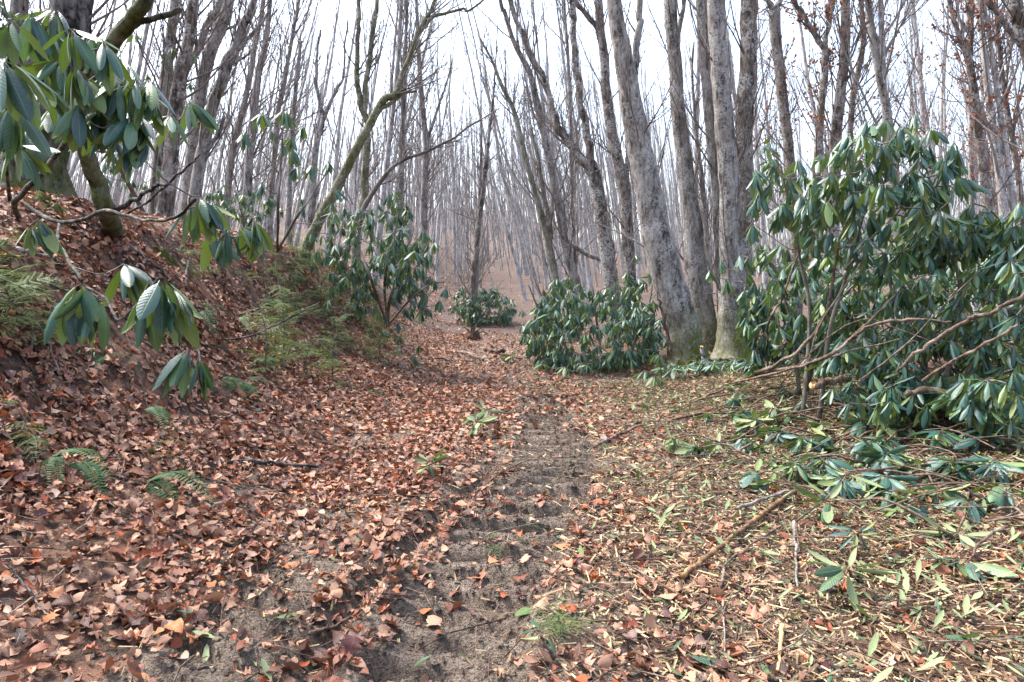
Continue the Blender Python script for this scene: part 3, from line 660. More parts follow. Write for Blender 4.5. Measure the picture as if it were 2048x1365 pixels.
tree('tall_tree', 'grey trunk with swollen kink, right of the one with knot holes', 10, [(508,0,13),(491,41,16),(472,93,18),(462,112,22),(454,128,22),(444,166,20),(425,207,21),(416,244,22),(407,293,22),(398,340,23),(388,425,26)],
     [(10,(540,20,4),(525,45,5),(510,62,6),(492,82,7),(478,98,8)),(10,(508,92,2),(495,110,4),(480,120,5),(466,130,6)),(10,(448,230,5),(440,262,7),(428,282,8),(415,300,8))], seed=25)
tree('tall_tree', 'dark grey trunk in the left cluster behind the hanging leaves', 9, [(388,0,19),(382,45,20),(374,93,22),(364,137,24),(356,180,24),(349,230,26),(340,330,28),(330,430,32)], seed=26, mat='bark_brown')
tree('tall_tree', 'leftmost grey trunk of the cluster behind the hanging leaves', 9.6, [(349,0,16),(346,40,17),(341,80,19),(336,125,22),(331,171,24),(325,230,25),(318,330,27),(312,430,30)], seed=27)
tree('tree', 'slanting trunk crossing in front of the left grey cluster', 10.5, [(441,0,12),(428,25,13),(415,49,14),(404,78,14),(393,103,14),(378,130,13),(366,165,12),(352,240,12),(340,420,13)], seed=28)
tree('tree', 'slim grey pole with upswept limbs left of the mossy leaning tree', 16, [(540,0,9),(535,50,10),(529,98,12),(517,146,13),(513,180,14),(510,207,15),(503,269,16),(497,350,17),(490,430,18)], seed=29, twigs=180, low=.05)
tree('tree', 'slim pale pole next to the one with the kink', 17, [(527,0,8),(514,70,9),(502,137,10),(490,203,11),(476,256,12),(464,310,13),(452,430,14)], seed=30, twigs=160, low=.05)
tree('tree', 'thin grey pole standing clear in the left sky', 18, [(598,0,6),(590,44,7),(583,85,7),(576,122,8),(564,190,9),(556,225,9),(550,300,10),(540,420,11)], seed=31, twigs=160, low=.05)
tree('snag', 'dead snapped-off pole with blunt top in the left sky', 17, [(602,82,6),(599,110,7),(595,150,8),(590,195,8),(584,280,9),(578,420,10)], seed=32, twigs=20, top=0)
tree('tree', 'grey tree forking low into two upswept stems left of centre', 16, [(648,232,9),(641,262,10),(633,293,11),(628,340,12),(622,440,13)], [(16,(640,60,4),(636,95,5),(633,130,6),(632,166,7),(640,205,8),(648,236,8)),(16,(695,40,3),(690,95,4),(688,146,5),(676,175,6),(664,198,7),(648,236,8))], seed=33, top=0, twigs=180, low=.05)
tree('tree', 'grey straight tree with many upswept limbs left of the sky gap', 20, [(836,80,8),(839,137,9),(845,210,10),(852,290,12),(850,340,13),(848,400,14),(848,466,15),(846,600,16)], [(20,(905,120,3),(895,160,4),(880,205,5),(866,245,6),(854,285,7))], seed=34, top=3, twigs=320, low=.05)
tree('tree', 'pale grey pole tree behind the mossy leaning one', 18, [(812,60,6),(808,150,8),(806,240,10),(803,342,12),(798,450,13),(792,560,14)], seed=35, top=3, twigs=200, low=.05)
tree('tree', 'slim dark lichened tree with mossy foot beyond the end of the track', 19, [(985,210,5),(975,300,7),(967,380,9),(957,450,11),(950,530,12),(944,600,13),(938,652,16)], seed=36, twigs=160, top=2, moss=1.5, mat='bark_brown', low=.1)
tree('tree', 'thin straight tree right behind the dark lichened one', 20.5, [(962,240,4),(962,330,6),(958,420,7),(955,500,8),(952,580,9),(950,640,10)], seed=37, twigs=120, top=2, low=.1)
tree('furrowed_tree', 'massive dark furrowed trunk at the left edge behind rhododendron leaves', 6, [(143,-10,66),(132,60,76),(112,140,88),(94,220,97),(72,310,106),(52,400,122)], mat='bark_dark', seed=38, S=22, rough=.06, flare=1.35, top=6, moss=.4)
tree('tree', 'dark trunk in the upper left corner', 7, [(44,-20,26),(38,40,28),(30,110,30),(18,220,32),(0,400,36)], mat='bark_dark', seed=39)

# ------------------------------------------------------------------ the crowd of bare trees on the slopes
def proto(seed, H, rb, leaves=0, spread=.34, n1=20):
    r = np.random.default_rng(seed)
    K = 9; P = np.zeros((1,K,3)); P[0,:,2] = np.linspace(0, H, K); P[0,1:,:2] = np.cumsum(r.normal(0, H*.005, (K-1,2)), 0)
    R = (rb*np.linspace(1, .16, K)**1.0)[None]; R[0,0] *= 1.3
    V, q = tubes(catmull(P[0], 18)[None], np.interp(np.linspace(0,1,18), np.linspace(0,1,K), R[0])[None], 8)
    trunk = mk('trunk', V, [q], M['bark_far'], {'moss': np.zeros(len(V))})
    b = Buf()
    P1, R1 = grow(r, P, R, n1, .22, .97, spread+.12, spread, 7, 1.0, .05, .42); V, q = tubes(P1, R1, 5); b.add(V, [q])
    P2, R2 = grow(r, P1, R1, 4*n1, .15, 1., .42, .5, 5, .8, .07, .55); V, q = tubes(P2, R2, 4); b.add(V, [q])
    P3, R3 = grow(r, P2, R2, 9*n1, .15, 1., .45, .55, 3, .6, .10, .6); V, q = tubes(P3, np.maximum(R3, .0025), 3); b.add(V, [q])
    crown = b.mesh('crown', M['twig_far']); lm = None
    if leaves:
        k = r.integers(0, len(P3), leaves); lbuf = Buf()
        bake(lbuf, DX, r.integers(0,80,leaves), P3[k, r.integers(1,3,leaves)], frames(r.normal(size=(leaves,3)), r.normal(size=(leaves,3))), r.uniform(.05,.09,leaves), r.random(leaves))
        lm = lbuf.mesh('withered_leaves', M['twigleaf'])
    return trunk, crown, lm
protos = [proto(200+i, H, rb, 0, sp, n1) for i, (H, rb, sp, n1) in enumerate(((15,.10,.24,14),(18,.13,.20,16),(13,.07,.28,14),(20,.15,.22,18),(16,.085,.18,14),(13,.10,.32,16),(17,.075,.16,12)))]
rprotos = [proto(230+i, H, rb, 800, .36, 20) for i, (H, rb) in enumerate(((9,.08),(12,.11),(7,.06)))]
def lean_at(px):
    return np.interp(px, [0,400,600,760,880,980,1100,1300,1600,2048], [.24,.25,.19,.09,.0,-.04,-.17,-.13,-.10,-.12])
LMK = [(65,'the dark furrowed trunk'),(318,'the leftmost cluster trunk'),(381,'the knot-holed trunk'),(397,'the kinked trunk'),(460,'the slim pale pole'),(497,'the upswept-limbed pole'),(546,'the lone thin pole'),(581,'the snapped pole'),(627,'the low-forking tree'),(688,'the leaning mossy tree'),(731,'the two-stemmed tree'),(803,'the pale pole'),(850,'the many-limbed tree'),(970,'the track-end tree'),(1060,'the bowing mossy tree'),(1105,'the bending tree'),(1143,'the thinnest pole'),(1188,'the V-shaped tree'),(1244,'the side-limbed tree'),(1290,'the thick leaning trunk'),(1373,'the brownish straight trunk'),(1430,'the half-hidden trunk'),(1457,'the stout pale trunk'),(1490,'the dark straight trunk'),(1582,'the top-forked grey trunk'),(1635,'the red-leaved forked tree'),(1671,'the dark brown trunk'),(1785,'the slanting grey trunk'),(1968,'the right-hand forked tree')]
CROWD = []
def crowd(r, n, pxr, dr, pr, kind, group, name='bare_tree', smin=.75, smax=1.25):
    k = 0
    while k < n:
        px = r.uniform(*pxr); d = math.sqrt(r.uniform(dr[0]**2, dr[1]**2)); x = (px-1024)/F*d
        if abs(x-float(xc(d))) < 2.0 and d < 26: continue
        if any(abs(px-c[0]) < 9 and abs(d-c[1]) < 6 for c in CROWD): continue
        k += 1
        tr, cr, lm = pr[r.integers(len(pr))]
        p = onG(x, d, -.05); root = thing(name, '', 'tree', p, group)
        s = r.uniform(smin, smax)*(.72 if 870 < px < 1040 else 1.); w = s*r.uniform(.7,1.15); root.scale = (w, w, s)
        ln = lean_at(px)+r.normal(0, .055)
        root.rotation_euler = (r.normal(0, .05), ln, 0)
        o = link('trunk', tr, root); c = link('crown', cr, root)
        rz = r.uniform(0, 6.28); o.rotation_euler.z = rz; c.rotation_euler.z = rz
        if lm is not None: l = link('withered_leaves', lm, root, kind='stuff'); l.rotation_euler.z = rz
        pm = 1024 + (x + math.sin(ln)*(CH+.165*d-p[2]))/d*F
        CROWD.append((px, d, pm, w*abs(tr.vertices[0].co.x)/d, root, kind))
r = np.random.default_rng(31)
crowd(r, 28, (250, 800), (14, 46), protos, 'slender bare tree', 'bare trees on the left slope', smax=1.1)
crowd(r, 46, (720, 1180), (24, 62), protos, 'slim bare tree', 'bare trees beyond the track end', smin=.65, smax=1.05)
crowd(r, 26, (990, 1360), (25, 44), protos, 'spindly bare tree', 'spindly trees on the hillside', smin=.45, smax=.75)
crowd(r, 22, (1080, 1560), (18, 52), protos, 'bare grey tree', 'bare trees behind the big trunks', smax=1.05)
crowd(r, 24, (1500, 2060), (16, 45), protos, 'bare brown tree', 'bare trees behind the tall rhododendron', smax=1.05)
crowd(r, 10, (1530, 2080), (12, 24), rprotos, 'rust-leaved tree', 'rust-leaved trees on the right', 'beech_tree', smin=.7, smax=1.1)
crowd(r, 8, (20, 330), (11, 30), protos, 'dim bare tree', 'bare trees on the far left')
ORD = ['', 'second ', 'third ', 'fourth ', 'fifth ', 'sixth ', 'seventh ', 'eighth ', 'ninth ', 'tenth ', 'eleventh ', 'twelfth ', 'thirteenth ', 'fourteenth ', 'fifteenth ', 'sixteenth ', 'seventeenth ', 'eighteenth ', 'nineteenth ', 'twentieth ', 'twenty-first ', 'twenty-second ', 'twenty-third ']
bins = {}
for c in CROWD: bins.setdefault((sum(c[2] > l[0] for l in LMK), c[5]), []).append(c)
for (k, kind), cs in bins.items():
    cs.sort(key=lambda c: -c[3])
    where = ('left of '+LMK[0][1]) if k == 0 else ('right of '+LMK[-1][1]) if k == len(LMK) else 'between %s and %s' % (LMK[k-1][1], LMK[k][1])
    for i, c in enumerate(cs):
        lab = kind+' '+where+(', '+ORD[min(i, 22)]+'thickest there' if len(cs) > 1 else '')
        if len(lab.split()) > 16: lab = lab.replace('between the ', 'between ').replace(' and the ', ' and ').replace(' there', '')
        c[4]['label'] = ' '.join(lab.split()[:16])
# distant wood, one mass
r = np.random.default_rng(32); b = Buf()
n = 2900; d = np.sqrt(r.uniform(38**2, 135**2, n)); px = r.uniform(-150, 2200, n); x = (px-1024)/F*d; z = g(x, d)
H = r.uniform(9, 17, n); t = np.linspace(0, 1, 4); ln = lean_at(px)+r.normal(0,.05,n)
P = np.stack([x[:,None]+np.sin(ln)[:,None]*H[:,None]*t, d[:,None]+0*t, z[:,None]-.2+H[:,None]*t], -1); P[:,1:,:2] += r.normal(0,.12,(n,3,2))
R = (.03+.085*r.random(n)**2)[:,None]*np.array([1,.75,.45,.12]); V, q = tubes(P, R, 4); b.add(V, [q], moss=0)
P1, R1 = grow(r, P, R, n*3, .2, .95, .45, .34, 3, .7, .08, .5); V, q = tubes(P1, R1, 3); b.add(V, [q], moss=0)
P2, R2 = grow(r, P1, R1, n*5, .1, .95, .5, .5, 3, .5, .1, .6); V, q = tubes(P2, np.maximum(R2, .010), 3); b.add(V, [q], moss=0)
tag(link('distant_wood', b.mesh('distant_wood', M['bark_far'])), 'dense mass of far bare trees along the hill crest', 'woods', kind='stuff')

# ------------------------------------------------------------------ rhododendrons
def shrub(name, label, base, stems, tips, L, el=-.75, hi=True, nleaf=(7,11), maxleaf=300, seed=0, group=None, meshes=None, lowmat='rhodo', twig_r=.006, elj=.2, name_leaf='leaf', stem_mat='twig'):
    """stems: list of (points, radii) world; tips: (n,3) shoot ends"""
    r = np.random.default_rng(seed+500); base = np.asarray(base, float)
    root = thing(name, label, 'shrub', base, group)
    pts = []
    for P, R in stems:
        P = np.asarray(P, float); V, fs = tube1(P-base, R, 8, 5*len(P), .05, True, seed, wig=min(np.mean(R)*.35, .004))
        link('stem', mk('stem', V, fs, M['bark_dark' if np.mean(R) > .03 else stem_mat], {'moss': np.full(len(V), .55 if np.mean(R) > .03 else .15)}), root); pts.append(catmull(P, 14))
    tips = np.asarray(tips, float)
    if len(pts):                                                        # twigs from the nearest stem point below each tip
        SPt = np.concatenate(pts); b = Buf(); tw = []
        pool = SPt.copy()
        order = np.argsort(((tips[:,None]-SPt[None])**2).sum(2).min(1))
        for i in order:
            dd = ((pool-tips[i])**2).sum(1) + 1.2*np.maximum(pool[:,2]-tips[i,2]+.03, 0)
            a = pool[np.argmin(dd)]; m_ = (a+tips[i])/2 + np.array([0,0,-.12*np.linalg.norm(tips[i]-a)]) + r.normal(0,.02,3)
            tw.append(catmull([a, m_, tips[i]], 6)); pool = np.vstack([pool, tw[-1][1:]])
        tw = np.array(tw)-base; V, q = tubes(tw, np.linspace(1.1, .55, 6)[None]*np.full((len(tw),1), twig_r), 3); b.add(V, [q], moss=0)
        link('twigs', b.mesh('twigs', M['twig']), root, kind='stuff')
    Ls = [whorl(r, t, L*r.uniform(.85,1.12), int(r.integers(*nleaf)), el+r.normal(0,.15), elj, axis=N_(np.array([0,0,1.])+r.normal(0,.22,3))) for t in tips]
    pos = np.concatenate([l[0] for l in Ls]); R = np.concatenate([l[1] for l in Ls]); sc = np.concatenate([l[2] for l in Ls]); var = np.concatenate([l[3] for l in Ls])
    dep = proj(pos)[2]; order = np.argsort(-sc/dep); k = order[:maxleaf]; rest = order[maxleaf:]
    put_leaves(root, base, pos[k], R[k], sc[k], var[k], meshes or RN_ME, name_leaf)
    if len(rest):
        b = Buf(); bake(b, RL if hi else RX, var[rest], pos[rest]-base, R[rest], sc[rest], r.random(len(rest)))
        link('foliage', b.mesh('foliage', M[lowmat]), root, kind='stuff')
    return root
def ell(r, n, px, py, hx, hy, d, hd, shell=.35):
    """shoot tips through an ellipsoid measured in the photo at depth d"""
    c = W(px, py, d); u = N_(r.normal(size=(n,3)))*(shell+(1-shell)*r.random((n,1)))**.6
    out = c + u*np.array([hx*d/F, hd, hy*d/F])
    gz = g(out[:,0], out[:,1], False); out[:,2] = np.maximum(out[:,2], gz+.18); return out
def wp(pts, d): return np.array([W(p[0], p[1], p[2] if len(p) > 2 else d) for p in pts])

# overhanging rhododendron on the left bank
r = np.random.default_rng(41)
st = []
def pstem(pts, d): 
    P, R = pxpoly([(p[0],p[1],p[2],p[3] if len(p) > 3 else d) for p in pts], d); return P, R
b0 = G(228, 462)
st.append(pstem([(228,462,38,b0[1]),(213,420,36,4.9),(196,370,35,4.8),(170,300,32,4.6),(158,235,30,4.5),(182,155,29,4.4),(232,78,29,4.3),(268,32,27,4.2),(302,-25,25,4.1),(340,-140,20,4)], 4.6))
st.append(pstem([(240,70,14,4.3),(275,48,13,4.25),(315,36,12,4.2),(362,20,11,4.2)], 4.3))
st.append(pstem([(40,440,11,5.0),(29,412,11,4.6),(45,388,11,4.2),(90,340,10,3.6),(128,285,10,3.2),(148,235,9,2.9),(145,160,8,2.6),(140,60,7,2.4)], 4))
st.append(pstem([(45,405,8,4.4),(75,425,8,4.2),(120,445,8,3.9),(175,436,8,3.6),(207,420,8,3.4),(250,430,6,3.1),(300,441,6,2.9),(345,436,6,2.8),(392,400,6,2.7)], 3.6))
st.append(pstem([(120,448,6,3.9),(116,478,6,3.6),(138,522,6,3.0),(165,562,6,2.4)], 3))
st.append(pstem([(165,570,5,2.4),(215,600,5,2.3),(240,640,5,2.2),(320,555,5,1.95)], 2.2))
st.append(pstem([(138,270,7,3.3),(190,300,6,3.1),(225,298,6,2.9),(265,240,6,2.6),(270,160,6,2.5)], 3))
st.append(pstem([(20,400,7,3.6),(10,300,7,2.8),(15,200,7,2.2),(20,40,6,2.0)], 3))
st.append(pstem([(148,240,6,2.9),(175,160,6,2.6),(205,85,5,2.4)], 3))
tips = wp([(20,38,2.0),(6,120,1.95),(142,58,2.35),(150,132,2.4),(206,82,2.4),(165,148,2.45),(22,205,2.05),(155,205,2.45),(235,158,2.5),(270,158,2.5),(265,236,2.55),(262,290,2.6),(341,232,3.2),(376,202,3.3),
           (400,393,2.75),(78,436,3.1),(168,566,2.3),(322,556,1.95),(248,528,3.0),(90,55,2.6),(75,120,2.7),(110,215,2.75),(300,190,2.9),(30,290,2.5),(225,215,2.6),(215,260,2.65),(285,235,2.6),(245,120,2.7),(300,160,2.8),(180,70,2.6),(60,20,2.5),(110,20,2.6),(10,180,2.3),(60,260,2.6),(195,190,2.6),(120,120,2.5),(95,170,2.5),(292,592,2.0),(345,578,2.05),(150,582,2.35),(192,592,2.4),(425,402,2.8),(380,412,2.8),(60,452,3.1),(300,560,2.1)], 0)
shrub('rhododendron', 'near rhododendron with big drooping dark leaves overhanging from the left bank', onG(b0[0], b0[1]), st, tips, .165, -.95, nleaf=(8,11), seed=1, twig_r=.0035, elj=.28, meshes=RH_ME, stem_mat='bark_dark')
# low whorls of a second plant on the bank
b1 = G(560, 620); 
st = [pstem([(455,520,7,3.9),(440,480,6,3.5),(455,460,5,3.1)], 3.3), pstem([(440,482,5,3.5),(480,470,5,3.3),(506,438,5,3.1)], 3.3)]
gb2 = G(455, 525); st[0][0][0] = gb2
shrub('rhododendron', 'low two-headed rhododendron shoot above the mossy bank edge', gb2, st, wp([(458,455,3.1),(506,437,3.1),(420,470,3.15),(480,452,3.1),(522,456,3.15)], 0), .15, -1.0, nleaf=(6,8), seed=2, twig_r=.004, meshes=RH_ME)
gb3 = G(420, 830); 
st = [(np.array([gb3, W(400,770,2.6), W(376,698,2.3)]), [.006,.005,.004])]
shrub('rhododendron', 'single drooping rhododendron whorl low over the leafy bank foot', gb3, st, wp([(376,697,2.3),(398,716,2.35)], 0), .155, -.95, nleaf=(9,10), seed=3, meshes=RH_ME)
# sparse one behind the hemlock
gb4 = G(555, 505)
st = [(np.vstack([[gb4], wp([(556,420),(561,340),(565,262)], 7.5)]), [.02,.015,.011,.008]), (np.vstack([[gb4], wp([(590,440),(625,390),(655,340)], 7.4)]), [.018,.014,.01,.008]), (wp([(560,350),(530,310),(500,275)], 7.5), [.01,.008,.006])]
tips = wp([(545,240),(570,222),(606,252),(490,262),(512,280),(567,262),(562,285),(601,308),(615,345),(640,340),(665,328),(655,368),(590,388),(532,370),(612,412),(642,418),(658,420),(580,230),(548,262)], 7.5)
tips[:,1] += r.normal(0,.25,len(tips))
shrub('rhododendron', 'tall sparse rhododendron with hanging whorls left of the mossy leaning tree', gb4, st, tips, .17, -1.05, nleaf=(7,10), seed=4, twig_r=.006)
# the one leaning over the track edge, centre left
gb5 = G(775, 655)
tips = np.vstack([ell(r, 105, 725, 500, 105, 110, 10.2, .9, .2), ell(r, 62, 815, 515, 68, 75, 9.4, .6, .2), ell(r, 14, 800, 620, 60, 50, 9.6, .5), ell(r, 12, 800, 410, 30, 40, 9.8, .3), wp([(870,560),(893,575),(880,600),(855,590),(838,690),(826,712),(800,672),(842,620),(795,690)], 9.3), ell(r, 16, 700, 580, 50, 50, 9.8, .4)])
st = [(np.vstack([[gb5], wp([(780,600),(800,540),(820,480)], 9.5)]), [.03,.024,.018,.01]), (np.vstack([[gb5], wp([(750,580),(720,500),(700,440)], 9.7)]), [.03,.022,.016,.01]), (np.vstack([[gb5], wp([(820,600),(860,570),(885,565)], 9.4)]), [.02,.016,.012,.008]), (np.vstack([[gb5], wp([(770,560),(790,470),(802,400)], 9.8)]), [.025,.02,.014,.008])]
shrub('rhododendron', 'blue-green rhododendron leaning over the left edge of the track', gb5, st, tips, .18, -.95, nleaf=(7,10), seed=5, twig_r=.007)
# rounded mound right of the track end
gb6 = G(1200, 745)
tips = np.vstack([ell(r, 520, 1185, 668, 148, 100, 10.6, 1.2, .5), ell(r, 50, 1125, 605, 55, 55, 10.6, .5), ell(r, 55, 1270, 600, 50, 70, 10.9, .5), wp([(1045,620,11),(1060,690,11),(1080,640,11),(1055,660,11),(1110,560,10.8),(1140,555,10.8),(1270,510,11),(1300,545,11)], 0)])
st = [(np.vstack([[gb6+np.array([k*.25,0,0])], wp([(1200+k*45,690),(1190+k*70,620),(1185+k*80,570)], 10.7)]), [.03,.022,.016,.01]) for k in (-1.6,-.8,0,.8,1.5)]
shrub('rhododendron', 'dense rounded rhododendron mound right of the track in front of the thick trunks', gb6, st, tips, .165, -.85, nleaf=(7,10), seed=6, twig_r=.007)
# far bush at the end of the track
gb7 = W(970, 655, 19.5); gb7[2] = float(g(gb7[0], gb7[1]))
tips = np.vstack([ell(r, 260, 972, 620, 60, 45, 19.5, .9, .5), ell(r, 60, 935, 600, 35, 35, 20, .5)])
st = [(np.vstack([[gb7], wp([(960+k*14,630),(958+k*25,600)], 19.5)]), [.03,.02,.012]) for k in (-1,0,1)]
shrub('rhododendron', 'dark far rhododendron bush at the end of the track', gb7, st, tips, .19, -.7, hi=False, seed=7, maxleaf=0)
gb8 = W(490, 430, 12.5); gb8[2] = float(g(gb8[0], gb8[1]))
tips = ell(r, 60, 490, 400, 70, 38, 12.5, .8, .4)
shrub('rhododendron', 'distant low rhododendron among the left grey trunks', gb8, [(np.vstack([[gb8], wp([(480,410),(470,380)], 12.5)]), [.025,.018,.01])], tips, .17, -.8, hi=False, seed=8, maxleaf=0)
gb8 = W(300, 400, 9); gb8[2] = float(g(gb8[0], gb8[1]))
tips = np.vstack([ell(r, 16, 330, 150, 70, 90, 9, .6, .2), ell(r, 14, 250, 330, 60, 60, 8.5, .5, .2), ell(r, 22, 60, 60, 90, 80, 6.5, .4, .2)])
shrub('rhododendron', 'tall thin rhododendron up among the left trunks behind the hanging leaves', gb8, [(np.vstack([[gb8], wp([(310,330),(330,220),(340,120)], 9)]), [.03,.022,.016,.008]), (np.vstack([[gb8], wp([(230,320,8),(150,200,7),(60,80,6.5)], 9)]), [.03,.022,.016,.008])], tips, .13, -.8, hi=False, seed=9, maxleaf=120)
# right side
gb9 = onG(*G(1690, 770)[:2])
tips = np.vstack([ell(r, 100, 1750, 375, 175, 140, 5.5, .7, .15), ell(r, 30, 1585, 390, 85, 110, 5.7, .4, .2), wp([(1770,240,5.5),(1800,255,5.5),(1745,250,5.5),(1700,265,5.5),(1840,290,5.4),(1915,300,5.3),(1890,320,5.3),(1550,330,5.8),(1530,290,5.8)], 0), ell(r, 16, 1850, 355, 75, 45, 5.3, .3, .2), ell(r, 10, 1760, 480, 150, 50, 5.6, .4, .2)])
def rs(pts, d, w): P = wp(pts, d); return (P, np.linspace(w, w*.4, len(P)))
st = [rs([(1640,770),(1660,660),(1690,560),(1720,450),(1760,330)], 5.7, .022), rs([(1640,770),(1620,640),(1600,520),(1580,420),(1560,330)], 5.9, .02), rs([(1690,560),(1700,500),(1680,440),(1650,390)], 5.6, .012), rs([(1690,540),(1740,480),(1800,420),(1850,350)], 5.5, .012)]
gz = onG(st[0][0][0][0], st[0][0][0][1]); st[0][0][0] = gz; st[1][0][0] = gz+np.array([-.1,.1,0])
shrub('rhododendron', 'tallest rhododendron rising to a peak against the right-hand sky', gz, st, tips, .18, -.9, seed=10, nleaf=(7,10))
tips = np.vstack([ell(r, 190, 1610, 590, 135, 140, 6.7, .8, .25), ell(r, 34, 1515, 660, 40, 85, 6.9, .3, .2), ell(r, 30, 1720, 640, 110, 90, 6.3, .6, .3), wp([(1480,510,7),(1440,520,7),(1455,560,7),(1420,540,7.1)], 0)])
st = [rs([(1600,780),(1590,690),(1570,600),(1540,520)], 6.7, .022), rs([(1600,780),(1640,680),(1680,600),(1720,560)], 6.5, .022), rs([(1590,700),(1530,620),(1470,540)], 6.9, .012)]
gz = onG(st[0][0][0][0], st[0][0][0][1]); st[0][0][0] = gz; st[1][0][0] = gz+np.array([.1,.1,0])
shrub('rhododendron', 'dense dark rhododendron thicket right beside the stout pale trunk', gz, st, tips, .165, -1., seed=11, nleaf=(7,10))
tips = np.vstack([ell(r, 210, 1925, 560, 185, 145, 5.5, .9, .25), ell(r, 150, 1850, 715, 210, 75, 5.4, .6, .3), ell(r, 12, 1890, 450, 60, 40, 5.2, .3, .2), ell(r, 70, 1860, 790, 200, 35, 5.0, .5, .2), ell(r, 36, 1990, 450, 90, 60, 5.2, .4, .2), ell(r, 40, 2010, 780, 90, 60, 4.4, .4, .2), ell(r, 30, 2060, 620, 60, 130, 4.6, .4, .3)])
st = [rs([(1880,830),(1900,720),(1920,600),(1900,470)], 5.3, .022), rs([(1880,830),(1960,700),(2030,560)], 5.1, .02), rs([(1890,780),(1820,700),(1780,600)], 5.4, .016)]
gz = onG(st[0][0][0][0], st[0][0][0][1]); st[0][0][0] = gz; st[1][0][0] = gz+np.array([.1,.1,0])
shrub('rhododendron', 'broad leafy rhododendron filling the right edge', gz, st, tips, .165, -.85, seed=12, nleaf=(7,10), elj=.35)
tips = np.vstack([ell(r, 200, 1800, 590, 250, 140, 8.2, .9, .3), ell(r, 140, 1950, 565, 150, 120, 7.4, .7, .3), ell(r, 40, 1640, 700, 150, 60, 7.9, .5, .3)])
gz = onG(3.9, 8.0)
shrub('rhododendron', 'shaded rhododendron thicket deep behind the right-hand bushes', gz, [rs([(1700,700),(1740,600),(1800,500)], 8.1, .02), rs([(1700,700),(1830,620),(1950,520)], 7.9, .02)], tips, .19, -.8, hi=False, seed=13, maxleaf=0)
gz = G(1325, 775)
shrub('rhododendron', 'small pale green rhododendron sprout at the foot of the thick leaning trunk', gz, [(np.array([gz, W(1322,740,8.2), W(1320,708,8.2)]), [.008,.006,.004])], wp([(1320,708,8.2),(1345,740,8.1),(1290,742,8.3),(1310,752,8.0)], 0), .19, -.5, seed=14, meshes=RHP_ME)
gz = onG(*W(1400, 735, 8.9)[:2])
shrub('rhododendron', 'low straggling rhododendron scrub in front of the trunk feet', gz, [(np.array([gz, gz+[.3,0,.12], gz+[.8,.1,.2]]), [.009,.007,.004]), (np.array([gz, gz+[-.3,0,.12], gz+[-.6,.1,.2]]), [.009,.007,.004])], np.vstack([ell(r, 26, 1400, 738, 95, 16, 8.9, .4, .1), ell(r, 12, 1500, 735, 40, 25, 8.2, .3, .1)]), .16, -.5, seed=16)
gz = G(1130, 760)
shrub('rhododendron', 'low bright sprout at the near edge of the rounded mound', gz, [(np.array([gz, gz+np.array([0,0,.15])]), [.006,.004])], np.array([gz+np.array([0,0,.18]), gz+np.array([-.3,.1,.2]), gz+np.array([.3,0,.2])]), .18, -.3, seed=15, meshes=RHP_ME)

# ------------------------------------------------------------------ cut sprays lying on the ground
def spray(label, pts, L, n, seed, pale=True, group=None, droop=-.25):
    r = np.random.default_rng(seed+900); base = np.asarray(pts[0], float)
    root = thing('cut_rhododendron_branch', label, 'branch', base, group)
    P = np.asarray(pts, float); V, fs = tube1(P-base, np.linspace(.009,.004,len(P)), 7, 5*len(P), .04, True, seed, .004)
    link('stem', mk('stem', V, fs, M['cutwood'], {'moss': np.zeros(len(V))}), root)
    d = N_(P[-1]-P[-2]); C = catmull(P, 20)
    pos, R, sc, var = whorl(r, P[-1], L, n, .25, .35, axis=N_(d+np.array([0,0,.25])))
    sgn = np.where(r.random(n) < .5, 1., 1.)
    x = R[:,:,0].copy(); x[:,2] = np.minimum(x[:,2], .25)*.5 + droop*r.random(n)
    R = frames(x, np.array([0,0,1.])[None]+r.normal(0,.35,(n,3)))
    flip = r.random(n) < (.5 if pale else .12); R[flip] = R[flip]*np.array([1,-1,-1.])[None,None]
    gzz = g(pos[:,0], pos[:,1]); pos[:,2] = np.maximum(pos[:,2], gzz+.03)
    tipz = pos+R[:,:,0]*sc[:,None]; lift = np.maximum(g(tipz[:,0],tipz[:,1])+.015-tipz[:,2], 0)
    x = R[:,:,0].copy(); x[:,2] += lift/sc; R = frames(x, R[:,:,2])
    put_leaves(root, base, pos, R, sc, var, RHP_ME if pale else RH_ME)
def gp(px, py, dz=0.): p = G(px, py).copy(); p[2] += dz; return p
